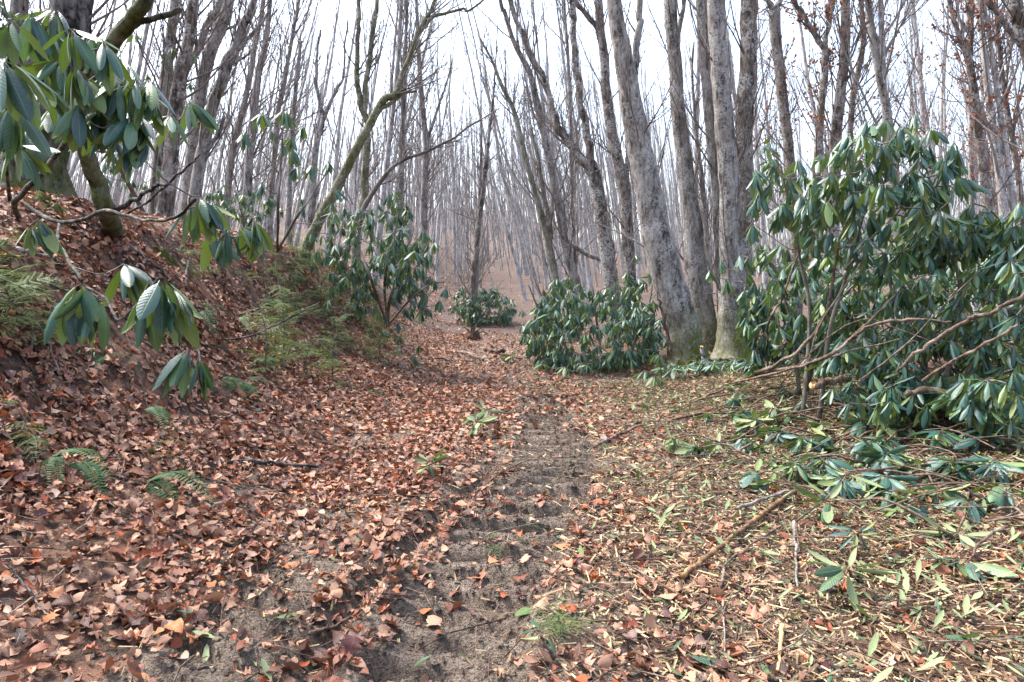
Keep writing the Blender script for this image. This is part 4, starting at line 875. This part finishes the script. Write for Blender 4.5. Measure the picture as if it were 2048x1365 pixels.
SPR = [('dark cut rhododendron branch lying leaf-up at the right, nearest the pile', [(1900,905),(1820,925),(1770,950)], .19, 10, False),
 ('cut rhododendron branch with blue-green leaves fanned toward the track on the right', [(1760,900),(1700,930),(1650,960)], .19, 11, False),
 ('small cut rhododendron tip with narrow leaves right of the grey stick', [(1740,960),(1700,990),(1680,1005)], .16, 9, False),
 ('cut rhododendron tip with leaves splayed at the far right of the fallen brush', [(1990,930),(1940,950),(1900,965)], .18, 10, False),
 ('cut rhododendron tip pointing at the track above the blue-green fan', [(1700,885),(1640,905),(1600,915)], .17, 10, False),
 ('pale upturned cut rhododendron spray below the bare branches on the right', [(1640,800),(1690,775),(1735,760)], .20, 9, True),
 ('pale upturned cut rhododendron spray hanging at the right over the log', [(1860,790),(1920,765),(1975,750)], .20, 11, True),
 ('pale leaf spray in front of the log at the right', [(1950,835),(1890,830),(1850,838)], .19, 9, True),
 ('pale cut rhododendron tip at the left end of the brush pile', [(1640,850),(1590,845),(1550,850)], .19, 9, True),
 ('pale green cut rhododendron tip by the twisted branch', [(1700,905),(1730,890),(1770,888)], .19, 8, True),
 ('cut rhododendron whorl with yellow-green leaves at the lower right corner', [(1715,1170),(1700,1190),(1692,1205)], .17, 8, True),
 ('small dark cut whorl lying above the lower right one', [(1720,1090),(1715,1110),(1712,1122)], .11, 7, False),
 ('small heap of cut rhododendron leaves on the left wheel rut', [(905,940),(880,955),(860,965)], .14, 12, True),
 ('flattened cut leaf heap in the middle of the track', [(1000,850),(975,865),(955,875)], .16, 14, True),
 ('limp cut spray in the track behind the leaf heap', [(1030,835),(1000,845),(975,852)], .15, 9, True),
 ('cut rhododendron sprig at the bottom edge beside a small green fern', [(1110,1335),(1090,1345),(1080,1352)], .12, 2, True),
 ('cut rhododendron tip at the right edge under the bare branch', [(2060,880),(2010,895),(1970,905)], .18, 10, False),
 ('cut rhododendron tip lying between the brush pile and thick trunks', [(1540,790),(1500,800),(1480,808)], .17, 9, True),
 ('broad dark leaf fan lying flat in the middle of the fallen brush', [(1840,880),(1790,905),(1740,925)], .19, 12, False),
 ('blue-green leaf fan overlapping the log at the right', [(1960,860),(1920,885),(1880,905)], .19, 12, False),
 ('dark leaf fan nearest the camera in the fallen brush', [(1860,960),(1810,985),(1770,1000)], .18, 12, False),
 ('leaf fan at the right edge below the bent branch', [(2070,930),(2020,955),(1985,970)], .19, 12, False),
 ('green leaf fan left of the blue-green one, half under litter', [(1680,950),(1630,965),(1590,972)], .17, 10, True),
 ('limp green leaf fan under the twisted branch', [(1640,880),(1590,890),(1560,895)], .17, 10, False),
 ('dark leaf fan under the low branch at the right', [(1800,840),(1760,862),(1720,875)], .18, 11, False),
 ('green leaf fan beside the tan stick at the pile edge', [(1580,860),(1540,868),(1510,872)], .17, 9, True),
 ('bluish cut leaf tip beside the short log on the far track', [(1045,722),(1030,725),(1020,727)], .2, 9, True)]
for i, (lab, pts, L, n, pale) in enumerate(SPR):
    k = len(pts); ppts = [gp(a, b, .03+.05*j) for j, (a, b) in enumerate(pts)]
    spray(lab, ppts, L, n+(6 if pts[0][0] > 1400 and pts[0][1] < 1000 else 2), i, pale)
r = np.random.default_rng(61)
for i in range(96):                                                     # the rest of the tangle
    for _ in range(50):
        d_ = r.uniform(3.0, 7.2); x_ = r.uniform(1.25, .80*d_+.4)
        if x_ - 1.1 > .35*abs(d_-5.2) + r.uniform(0, .6): break
    p0 = onG(x_, d_, .03+.12*r.random()*(d_ > 4.2)); a_ = r.uniform(2.2, 4.6); L_ = r.uniform(.2, .6)
    p1 = onG(x_+math.cos(a_)*L_*.5, d_+math.sin(a_)*L_*.5, .06+.10*r.random()); p2 = onG(x_+math.cos(a_)*L_, d_+math.sin(a_)*L_, .03+.10*r.random())
    far_ = d_ > 4.6
    spray('limp cut rhododendron sprig tangled in the far part of the brush on the right' if far_ else 'limp cut rhododendron sprig on the near edge of the brush on the right', [p0, p1, p2], r.uniform(.14,.19), int(r.integers(8,14)), 100+i, bool(r.random() < .55), 'far sprigs of the brush' if far_ else 'near sprigs of the brush', droop=-.5)
r = np.random.default_rng(60)
for lab, px, py, L, az in (('pale green fallen rhododendron leaf lying on bare mud at the lower left', 548,1258,.10,.5),('long curled green leaf on the sand at the bottom centre', 1025,1275,.17,.9),('broad green leaf lying flat at the bottom edge right of centre', 1370,1335,.15,-.4),
     ('slim green leaf half buried in brown litter at the lower left', 345,1240,.11,.3),('dark green leaf lying near the lower right whorl', 1310,1340,.11,-.7),('pale torn leaf by the curved twig right of centre', 1300,1215,.12,-.1),('blue-green leaf on its own near the grey stick', 1580,970,.15,.4)):
    p = gp(px, py, .03); R = frames(np.array([math.cos(az), math.sin(az), .02]), gnorm(p[0], p[1])+r.normal(0,.12,3))
    o = link('fallen_rhododendron_leaf', RHP_ME[int(r.integers(6))]); mm = np.eye(4); mm[:3,:3] = R*L; mm[:3,3] = p; o.matrix_world = Matrix(mm.tolist()); tag(o, lab, 'leaf')
OM = leaf_meshes([DH[2], DH[6], DH[3]], 'orange_leaf', M['dead_orange'])
for lab, px, py, L, k in (('large pale oak leaf lying flat at the bottom edge left of centre', 640,1345,.15,0),('bright orange leaf in the litter on the left', 588,1003,.075,2),('bright orange leaf beside the wheel track on the right', 1040,1085,.07,1),('orange leaf at the right among green scraps', 1800,1112,.06,2),('rust-orange leaf above the lower left corner', 350,1285,.10,2),('orange leaf next to the tread marks', 1250,915,.07,1)):
    p = gp(px, py, .04); R = frames(r.normal(size=3)*[1,1,.05], gnorm(p[0], p[1])+r.normal(0,.2,3))
    o = link('oak_leaf' if k == 0 else 'orange_leaf', OM[k] if k else DH_ME[2]); mm = np.eye(4); mm[:3,:3] = R*L; mm[:3,3] = p; o.matrix_world = Matrix(mm.tolist()); tag(o, lab, 'leaf')

# ------------------------------------------------------------------ sticks, logs and bare cut branches
def stick(name, label, pts, wpx, mat='cutwood', lift=.035, seed=0, air=None, cat='stick', ends=False, S=8):
    """pts in the photo; on the ground unless a depth is given as third value"""
    P = []
    for p in pts:
        P.append(W(*p) if len(p) == 3 else gp(p[0], p[1], lift))
    P = np.array(P); dep = proj(P)[2]; R = np.array(wpx if isinstance(wpx, (list,tuple)) else np.linspace(wpx, wpx*.6, len(P)))*dep/F/2
    for i, p in enumerate(pts):
        if len(p) == 2: P[i,2] += R[i]*.5
    base = P[0].copy(); V, fs = tube1(P-base, R*.85, S, 9*len(P), .12, True, seed, wig=R.mean()*.42)
    me = mk(name, V, fs, M[mat], {'moss': np.zeros(len(V))})
    if ends:
        root = thing(name, label, cat, base); link('bark', me, root)
        t = N_(P[0]-P[1]); b1 = N_(np.cross(t, [0,0,1.])); b2 = np.cross(t, b1); a = np.arange(10)*.628; rr = np.random.default_rng(seed)
        V = np.vstack([t*.02, .004*t+R[0]*.95*(np.cos(a)[:,None]*b1+np.sin(a)[:,None]*b2)+t*rr.uniform(0,.03,(10,1))]); f = np.stack([np.zeros(10,int), 1+np.arange(10), 1+(np.arange(10)+1)%10], 1)
        link('cut_end', mk('cut_end', V, [f], M['freshwood'], smooth=False), root)
    else:
        o = link(name, me, loc=tuple(base)); tag(o, label, cat)
S_ = [('stick','thick patchy yellow-brown stick lying diagonally at the right',[(1362,1175),(1410,1140),(1460,1100),(1520,1050),(1590,998)],[12,13,13,12,11],'stickpeeled'),
 ('stick','short straight grey stick pointing at the camera, right of the peeled one',[(1588,1065),(1590,1125),(1594,1192)],8,'stickgrey'),
 ('stick','grey stick reaching from the peeled stick into the cut leaves',[(1475,1032),(1540,1012),(1610,992),(1692,976)],8,'stickgrey'),
 ('stick','curved reddish twig below the peeled stick',[(1440,1198),(1452,1150),(1490,1115),(1562,1070)],7,'cutwood'),
 ('stick','short brown stick on the track right of the tread marks',[(1190,905),(1235,880),(1288,858)],9,'cutwood'),
 ('stick','tan stick at the left end of the brush pile',[(1335,852),(1400,838),(1450,836),(1510,828)],7,'cutwood'),
 ('stick','thin bent twig arching over the tread marks',[(948,1002),(1000,965),(1060,938),(1145,930)],4,'cutwood'),
 ('stick','long thin twig across the lower right foreground',[(1350,1205),(1280,1165),(1200,1130),(1150,1090)],5,'cutwood'),
 ('stick','slim twig running down to the lower right whorl',[(1530,1150),(1570,1200),(1580,1240),(1545,1290)],5,'cutwood'),
 ('stick','pale split stick at the bottom edge on the right',[(1563,1275),(1560,1320),(1556,1368)],11,'freshwood'),
 ('stick','thin straight pale twig standing in litter at lower right',[(1445,1220),(1447,1270),(1450,1330)],5,'stickgrey'),
 ('root','dark root running along the foot of the left bank',[(415,945),(480,938),(540,940),(640,948)],[7,9,9,6],'bark_dark'),
 ('stick','thin grey twig near the dark root on the left',[(300,978),(340,963),(385,955)],5,'stickgrey'),
 ('stick','rotten stick pressed in the litter at the bottom left of centre',[(620,1293),(670,1272),(722,1248)],10,'cutwood'),
 ('stick','dark thin stick in the lower left corner',[(15,1150),(60,1215),(95,1260)],6,'bark_dark'),
 ('stick','grey twig across the lower left litter',[(30,1245),(95,1190),(130,1160)],4,'stickgrey'),
 ('stick','pale curved stick on the far track',[(895,708),(930,712),(960,722),(985,730)],6,'stickgrey'),
 ('stick','thin stick across the far track left of the short log',[(870,722),(910,726),(950,728)],5,'cutwood'),
 ('stick','long low branch lying in front of the brush at the right',[(1710,857),(1765,847),(1850,848),(1950,846),(2060,846)],[8,9,9,9,9],'cutwood'),
 ('stick','twisted branch snaking out of the brush pile toward the track',[(1555,834),(1588,836),(1612,822),(1645,832),(1690,853),(1725,858)],8,'cutwood'),
 ('stick','bent branch entering from the right edge above the fanned leaves',[(1865,902),(1910,882),(1965,862),(2060,846)],[5,7,8,9],'cutwood'),
 ('stick','thin stem lying left of the brush, pointing at the trunks',[(1400,808),(1450,785),(1510,757)],6,'cutwood'),
 ('stick','slim pale branch lying along the right middle of the track',[(1440,880),(1420,905),(1400,925)],6,'stickgrey')]
S_ += [('root','dark root bared on the bank face below the left shrub',[(255,500),(290,530),(330,560),(350,600)],[8,7,6,4],'bark_dark'),
 ('root','thin root hanging down the bank under the mossy lip',[(380,530),(372,570),(380,620)],[6,5,3],'bark_dark'),('root','crooked root along the bank at the left edge',[(0,500),(40,520),(90,525),(150,548)],[12,11,9,6],'bark_brown'),
 ('stick','dead grey stick slanting down the left bank',[(60,640),(90,690),(120,760)],6,'stickgrey'),('stick','dead twig lying down the slope left of the large fern',[(395,690),(400,740),(392,800)],5,'stickgrey'),('stick','bent dead twig at the bank foot in front of the ferns',[(230,880),(250,930),(240,975)],5,'cutwood')]
for i, (nm, lab, pts, w, mt) in enumerate(S_): stick(nm, lab, pts, w, mt, seed=i, cat='root' if nm == 'root' else 'stick')
B_ = [('bare cut branch curving steeply up from the left of the brush pile',[(1480,768),(1560,725,5.9),(1630,665,5.7),(1660,590,5.5),(1672,520,5.5),(1688,450,5.5)],[9,11,11,9,8,6]),
 ('long bare branch running low then up to the right through the brush',[(1500,755),(1620,728,5.4),(1700,680,5.1),(1742,650,5.0),(1830,640,4.9),(1905,646,4.8)],[10,11,10,9,8,6]),
 ('side branch forking up from the long low one',[(1695,682,5.1),(1750,632,5.1),(1795,585,5.2)],[8,7,5]),
 ('thick bare branch slanting up to the right edge',[(1795,742,4.7),(1850,692,4.6),(1920,650,4.5),(1990,620,4.4),(2060,584,4.3)],[10,12,13,13,12]),
 ('bare branch below the thick slanting one at the right',[(1845,762,4.6),(1920,716,4.4),(1985,682,4.3),(2035,648,4.3)],[9,10,9,7]),
 ('slim dark upright branch beside the stout pale trunk',[(1535,752),(1536,650,6.3),(1562,600,6.3),(1592,520,6.3),(1612,460,6.3)],[6,6,6,5,4]),
 ('straight slim branch crossing the pile from left to right',[(1470,772),(1560,745,5.6),(1660,713,5.2),(1805,678,4.9)],[7,7,6,5]),
 ('thin arching branch over the middle of the brush pile',[(1560,770,5.6),(1640,690,5.4),(1720,640,5.2),(1800,660,5.0),(1880,690,4.8)],[4,4,4,4,3]),
 ('thin whippy branch reaching up in front of the right-hand leaves',[(1720,760,5.0),(1800,700,4.8),(1890,610,4.6),(1960,540,4.5)],[5,5,4,3]),
 ('thin branch rising between the two bare forks',[(1615,735,5.5),(1640,650,5.4),(1700,560,5.3),(1740,500,5.3)],[5,5,5,4])]
for i, (lab, pts, w) in enumerate(B_): stick('bare_branch', lab, pts, [.8*v for v in w], 'cutwood', seed=40+i, cat='branch')
stick('log', 'smooth brown log lying in shade at the right edge behind cut leaves', [(1772,800,4.9),(1800,790,4.9),(1850,784,4.9),(1950,800,4.8),(2070,818,4.7)], [12,17,19,20,22], 'cutwood', seed=60, cat='log', ends=True, S=12)
stick('log', 'short log with cut ends lying across the far track', [(1008,712),(990,709),(968,706)], [9,9,8], 'cutwood', seed=61, cat='log', ends=True)
stick('log', 'cut stub with fresh orange end in the brush pile', [(1628,770,5.2),(1660,765,5.3),(1700,758,5.4)], [16,15,13], 'cutwood', seed=62, cat='log', ends=True)
stick('broken_stub', 'splintered brown stub beside the thick leaning trunk', [(1342,705,9.6),(1330,650,9.6),(1320,610,9.6),(1313,582,9.6)], [9,8,6,2], 'cutwood', seed=63, cat='stump')
stick('broken_stub', 'curved broken stub with orange end at the foot of the stout trunk', [(1404,696,9.2),(1411,725,9.2),(1424,748,9.1),(1452,757,9.0)], [9,9,9,7], 'bark_brown', seed=64, cat='stump', ends=True)
stick('bare_branch', 'dead dark branch slanting up right behind the left hanging leaves', [(230,422,4.9),(270,400,4.7),(300,382,4.6),(336,364,4.5)], [13,10,9,7], 'bark_dark', seed=65, cat='branch')
stick('bare_branch', 'thin dead branch slanting up behind the left hanging leaves', [(250,430,5.4),(300,400,5.3),(350,355,5.2),(385,325,5.1),(403,308,5.1)], [5,6,5,5,3], 'bark_dark', seed=66, cat='branch')
stick('bare_branch', 'thin dark twig rising from the bank toward the track', [(445,692),(500,672,4.6),(570,640,4.7),(640,605,4.8)], [4,4,4,2], 'bark_dark', seed=67, cat='branch')
# torn-up root clump on the far track
p = gp(945, 682); rr = np.random.default_rng(70); root = thing('root_clump', 'dark torn-up root clump sitting at the end of the track', 'roots', p)
u = np.linspace(0, np.pi, 9); v_ = np.arange(12)*2*np.pi/12; U, Vv = np.meshgrid(u, v_, indexing='ij')
rad = .15*(1+rr.normal(0,.32,U.shape)); V = np.stack([rad*np.sin(U)*np.cos(Vv), rad*np.sin(U)*np.sin(Vv), .05+rad*np.cos(U)*.9], -1).reshape(-1,3)
k = np.arange(8)[:,None]*12; s = np.arange(12)[None]; q = np.stack([k+s, k+12+s, k+12+(s+1)%12, k+(s+1)%12], -1).reshape(-1,4)
link('soil_lump', mk('soil_lump', V, [q], M['floor']), root)
for i in range(9):
    a = rr.uniform(0, 6.28); e = rr.uniform(.1, 1.3); d = np.array([math.cos(a)*math.cos(e), math.sin(a)*math.cos(e), math.sin(e)])
    V, fs = tube1([d*.12+[0,0,.12], d*.26+[0,0,.12], d*.40+[0,0,.08]+rr.normal(0,.05,3)], [.02,.012,.004], 6, 10, .05, True, i); link('root', mk('root', V, fs, M['bark_dark'], {'moss': np.zeros(len(V))}), root)

# ------------------------------------------------------------------ ferns, hemlock saplings, moss
def frond_mesh(L, r, n=22):
    t = np.linspace(.1, 1, n); b = Buf(); th = 1.0-1.7*np.linspace(0,1,24); xx = np.concatenate([[0], np.cumsum(np.cos(th))])[:24]*L/24; zz = np.concatenate([[0], np.cumsum(np.sin(th))])[:24]*L/24
    P = np.stack([xx, 0*xx, zz], -1); V, q = tubes(P[None], np.linspace(.002,.0008,24)[None], 4); b.add(V, [q], u=0, v=0, rnd=.2)
    for tt in t:
        p = np.array([np.interp(tt, np.linspace(0,1,24), P[:,k]) for k in range(3)])
        w = L*.16*math.sin(min(1, 1.05-tt*.9)*1.6)*(.55+.45*min(1,tt*4)); h = L*.016
        for sg in (-1, 1):
            V = np.array([p, p+[h*1.1, sg*w*.30, -.03*w], p+[h*1.6, sg*w, -.15*w], p+[-h*.2, sg*w*.40, -.06*w]])
            b.add(V, [np.array([[0,1,2,3]] if sg > 0 else [[0,3,2,1]])], u=.5, v=tt, rnd=r.random())
    return b.mesh('frond', M['fern'])
r = np.random.default_rng(80); FM = [frond_mesh(L, r) for L in (.24,.30,.36)]
FE = [('small evergreen fern hanging on the bank foot at far left',108,925,2),('single fern frond next to the far left one',150,930,1),('dark fern fronds hanging below the bank edge at left',287,925,3),('small fern low on the bank foot, lowest of the left ferns',300,965,2),
 ('fern on the bank left of the middle rhododendron whorl',210,720,2),('large dark fern on the bank above the leaf carpet',490,775,5),('fern just left of the large dark one',462,760,3),('fern high on the bank below the mossy edge',405,625,3),('broad fern beside the one below the mossy edge',480,640,4),
 ('fern at the bank foot near the track, left of centre',660,775,4),('low fern where the bank meets the track',745,785,4),('fern on the bank halfway to the leaning rhododendron',610,700,3),('small fern right under the low whorl',300,820,2),('fern among hemlock sprigs on the upper bank',540,610,3),('fern behind the large dark one',520,725,3)]
for lab, px, py, n in FE:
    p = gp(px, py); root = thing('fern', lab, 'fern', p); a0 = r.uniform(0, 6.28)
    nn = gnorm(p[0], p[1]); 
    for i in range(n+1):
        o = link('frond', FM[int(r.integers(3))], root); s = r.uniform(.8,1.2); a = -.95 + r.normal(0, .55)
        o.rotation_euler = (r.normal(0,.25), .55+r.normal(0,.3), a); s *= 1.3; o.scale = (s,s,s)
def spray_mesh(L, r):
    b = Buf(); P = catmull([[0,0,0],[L*.5,r.normal(0,.02),.02],[L,r.normal(0,.04),-.05]], 8); V, q = tubes(P[None], np.linspace(.004,.001,8)[None], 4); b.add(V, [q], u=.5, v=0, rnd=.0)
    for i in range(11):
        tt = (i+1)/12; p = P[int(tt*7)]
        for sg in (-1, 1):
            ln = L*.42*(1.05-tt)*r.uniform(.7,1.2)+.02; a = .85+r.normal(0,.12); d = np.array([math.cos(a), sg*math.sin(a), -.12+r.normal(0,.08)])
            Q = p + d*np.linspace(0,1,4)[:,None]*ln; V, q = tubes(Q[None], np.full((1,4),.0009), 3); b.add(V, [q], u=.5, v=0, rnd=.0)
            m_ = max(4, int(ln/.011)); tq = np.linspace(.08, 1, m_)
            for s2 in (-1, 1):
                c = p + d*tq[:,None]*ln; nd_ = N_(np.cross(d, [0,0,1]))*s2*.85 + d*.55
                nl = .013*r.uniform(.8,1.2,(m_,1)); w_ = d*.0028
                V = np.stack([c-w_, c+nd_*nl+[0,0,.002], c+w_], 1)
                b.add(V.reshape(-1,3), [np.arange(m_*3).reshape(-1,3)], u=.5, v=0, rnd=np.repeat(r.random(m_), 3))
    return b.mesh('needle_spray', M['hemlock'])
SM = [spray_mesh(L, r) for L in (.35,.45,.5,.4)]
def hemlock(label, p, H, n, spread, seed):
    r = np.random.default_rng(seed+1200); root = thing('hemlock_sapling', label, 'sapling', p)
    P = np.array([[0,0,-.03],[r.normal(0,.04),r.normal(0,.04),H*.5],[r.normal(0,.08),r.normal(0,.08),H]]); V, fs = tube1(P, [.004+.008*H,.003+.005*H,.002], 7, 14, .05, True, seed)
    link('trunk', mk('trunk', V, fs, M['twig'], {'moss': np.full(len(V), .2)}), root); C = catmull(P, 20)
    for i in range(n):
        t = r.uniform(.12, 1.); o = link('branch_spray', SM[int(r.integers(4))], root); o.location = tuple(C[int(t*19)]); s = .72*spread*(1.25-.8*t)*r.uniform(.7,1.2)
        o.rotation_euler = (r.normal(0,.25), .05+r.normal(0,.22), r.uniform(0,6.28)); o.scale = (s,s,s)
HE = [('feathery green hemlock sapling below the hanging rhododendron whorls',560,500,6.9,1.1,34,1.3),('hemlock sapling left of the leaning mossy tree foot',520,500,6.3,.7,22,1.2),('hemlock sapling right of the leaning mossy tree foot',660,500,7.5,.7,22,1.2),
 ('low bright hemlock on the bank edge near the mossy lip',560,560,None,.4,20,1.0),('low hemlock sprigs in the middle of the bank',640,600,None,.4,22,1.1),('low hemlock sprigs toward the leaning rhododendron',710,640,None,.4,22,1.1),('low hemlock just above the track edge on the bank',680,690,None,.35,18,1.),
 ('slim upright hemlock sapling on the lower bank',615,760,None,.55,16,.8),('dark hemlock sprigs at the left edge of the bank',40,600,None,.4,22,1.0),('dark hemlock sprigs low at the left edge',60,720,None,.35,22,1.0),('hemlock sprigs in shade under the left rhododendron',110,660,None,.35,20,.9),
 ('tiny hemlock seedling on the track in front',1005,1105,None,.10,9,.3),('small green hemlock seedlings at the bottom centre',1130,1280,None,.12,16,.42),('low hemlock beside the far left of the track end',800,690,None,.35,18,1.),('low hemlock on the bank crest behind the low two-headed shoot',600,545,None,.45,22,1.1),
 ('hemlock sprigs where the bank dips, left of the leaning rhododendron',690,590,None,.5,24,1.2),('pale hemlock sprigs below the bank crest',600,640,None,.35,20,1.),('pale hemlock sprigs trailing to the track edge',760,730,None,.3,16,.9),('hemlock sprigs behind the slim upright sapling',650,720,None,.35,18,.9),('hemlock tuft between ferns on the middle bank',560,660,None,.35,18,.9),('hemlock tuft right below the leaning mossy tree',640,540,None,.5,24,1.2),('hemlock tuft on the crest before the leaning tree foot',590,515,None,.5,22,1.2),('dark hemlock tuft against the left edge under the shrub',10,660,None,.4,20,1.1),('hemlock tuft near the leaning rhododendron stem',730,610,None,.45,22,1.2),
 ('dark hemlock sprigs half way down the left edge',30,880,None,.2,12,.7),('hemlock sprigs beneath the leaning rhododendron',750,690,None,.4,18,1.),('low hemlock on the crest left of the low two-headed shoot',380,560,None,.35,16,.8)]
for i, (lab, px, py, d, H, n, sp) in enumerate(HE):
    p = gp(px, py) if d is None else W(px, py, d); p[2] = float(g(p[0], p[1])); hemlock(lab, p, H, n, sp, i)
r = np.random.default_rng(85)
for i in range(58):
    px, py = r.uniform(430, 830), r.uniform(505, 735)
    if py < 500+.32*(px-480) or py > 560+.55*(px-430): px, py = r.uniform(520, 760), 0; py = 530+.42*(px-520)+r.uniform(0, 70)
    p = gp(px, py); hemlock('little hemlock seedling in the low greenery along the bank', p, r.uniform(.12,.3), int(r.integers(7,13)), r.uniform(.5,.9), 50+i); 
for o in bpy.data.objects:
    if o.get('label') == 'little hemlock seedling in the low greenery along the bank': o['group'] = 'hemlock seedlings along the bank'
def moss_patch(label, px, py, rad, h, seed):
    r = np.random.default_rng(seed+1500); p = gp(px, py); n1, n2 = 12, 30
    rr_ = np.linspace(0, 1, n1); a = np.arange(n2)*2*np.pi/n2; wob = 1+.75*(vnoise(np.cos(a)*3+seed*7, np.sin(a)*3+3, 4)-.5)*2
    X = p[0]+rad*rr_[:,None]*np.cos(a)*wob; Y = p[1]+rad*rr_[:,None]*np.sin(a)*wob
    Z = g(X, Y)+h*(1-rr_[:,None]**2)*(.1+1.6*vnoise(X*22, Y*22, seed)) - .02*rr_[:,None]
    k = np.arange(n1-1)[:,None]*n2; s = np.arange(n2)[None]; q = np.stack([k+s, k+n2+s, k+n2+(s+1)%n2, k+(s+1)%n2], -1).reshape(-1,4)
    tag(link('moss_patch', mk('moss_patch', np.stack([X,Y,Z],-1).reshape(-1,3)-p, [q], M['moss']), loc=tuple(p)), label, 'moss')
for i, (lab, px, py, rad, h) in enumerate((('yellow-green moss cushion on the bank lip',330,515,.10,.05),('moss cushion under the low two-headed rhododendron',450,520,.11,.05),('moss at the foot of the thick leaning trunk',1385,735,.45,.12),('moss patch around the stout trunk foot',1440,735,.35,.10),('small moss cushion on the lower bank',350,690,.12,.04),('mossy lump at the foot of the dark furrowed trunk',95,418,.16,.08))):
    moss_patch(lab, px, py, rad, h, i)
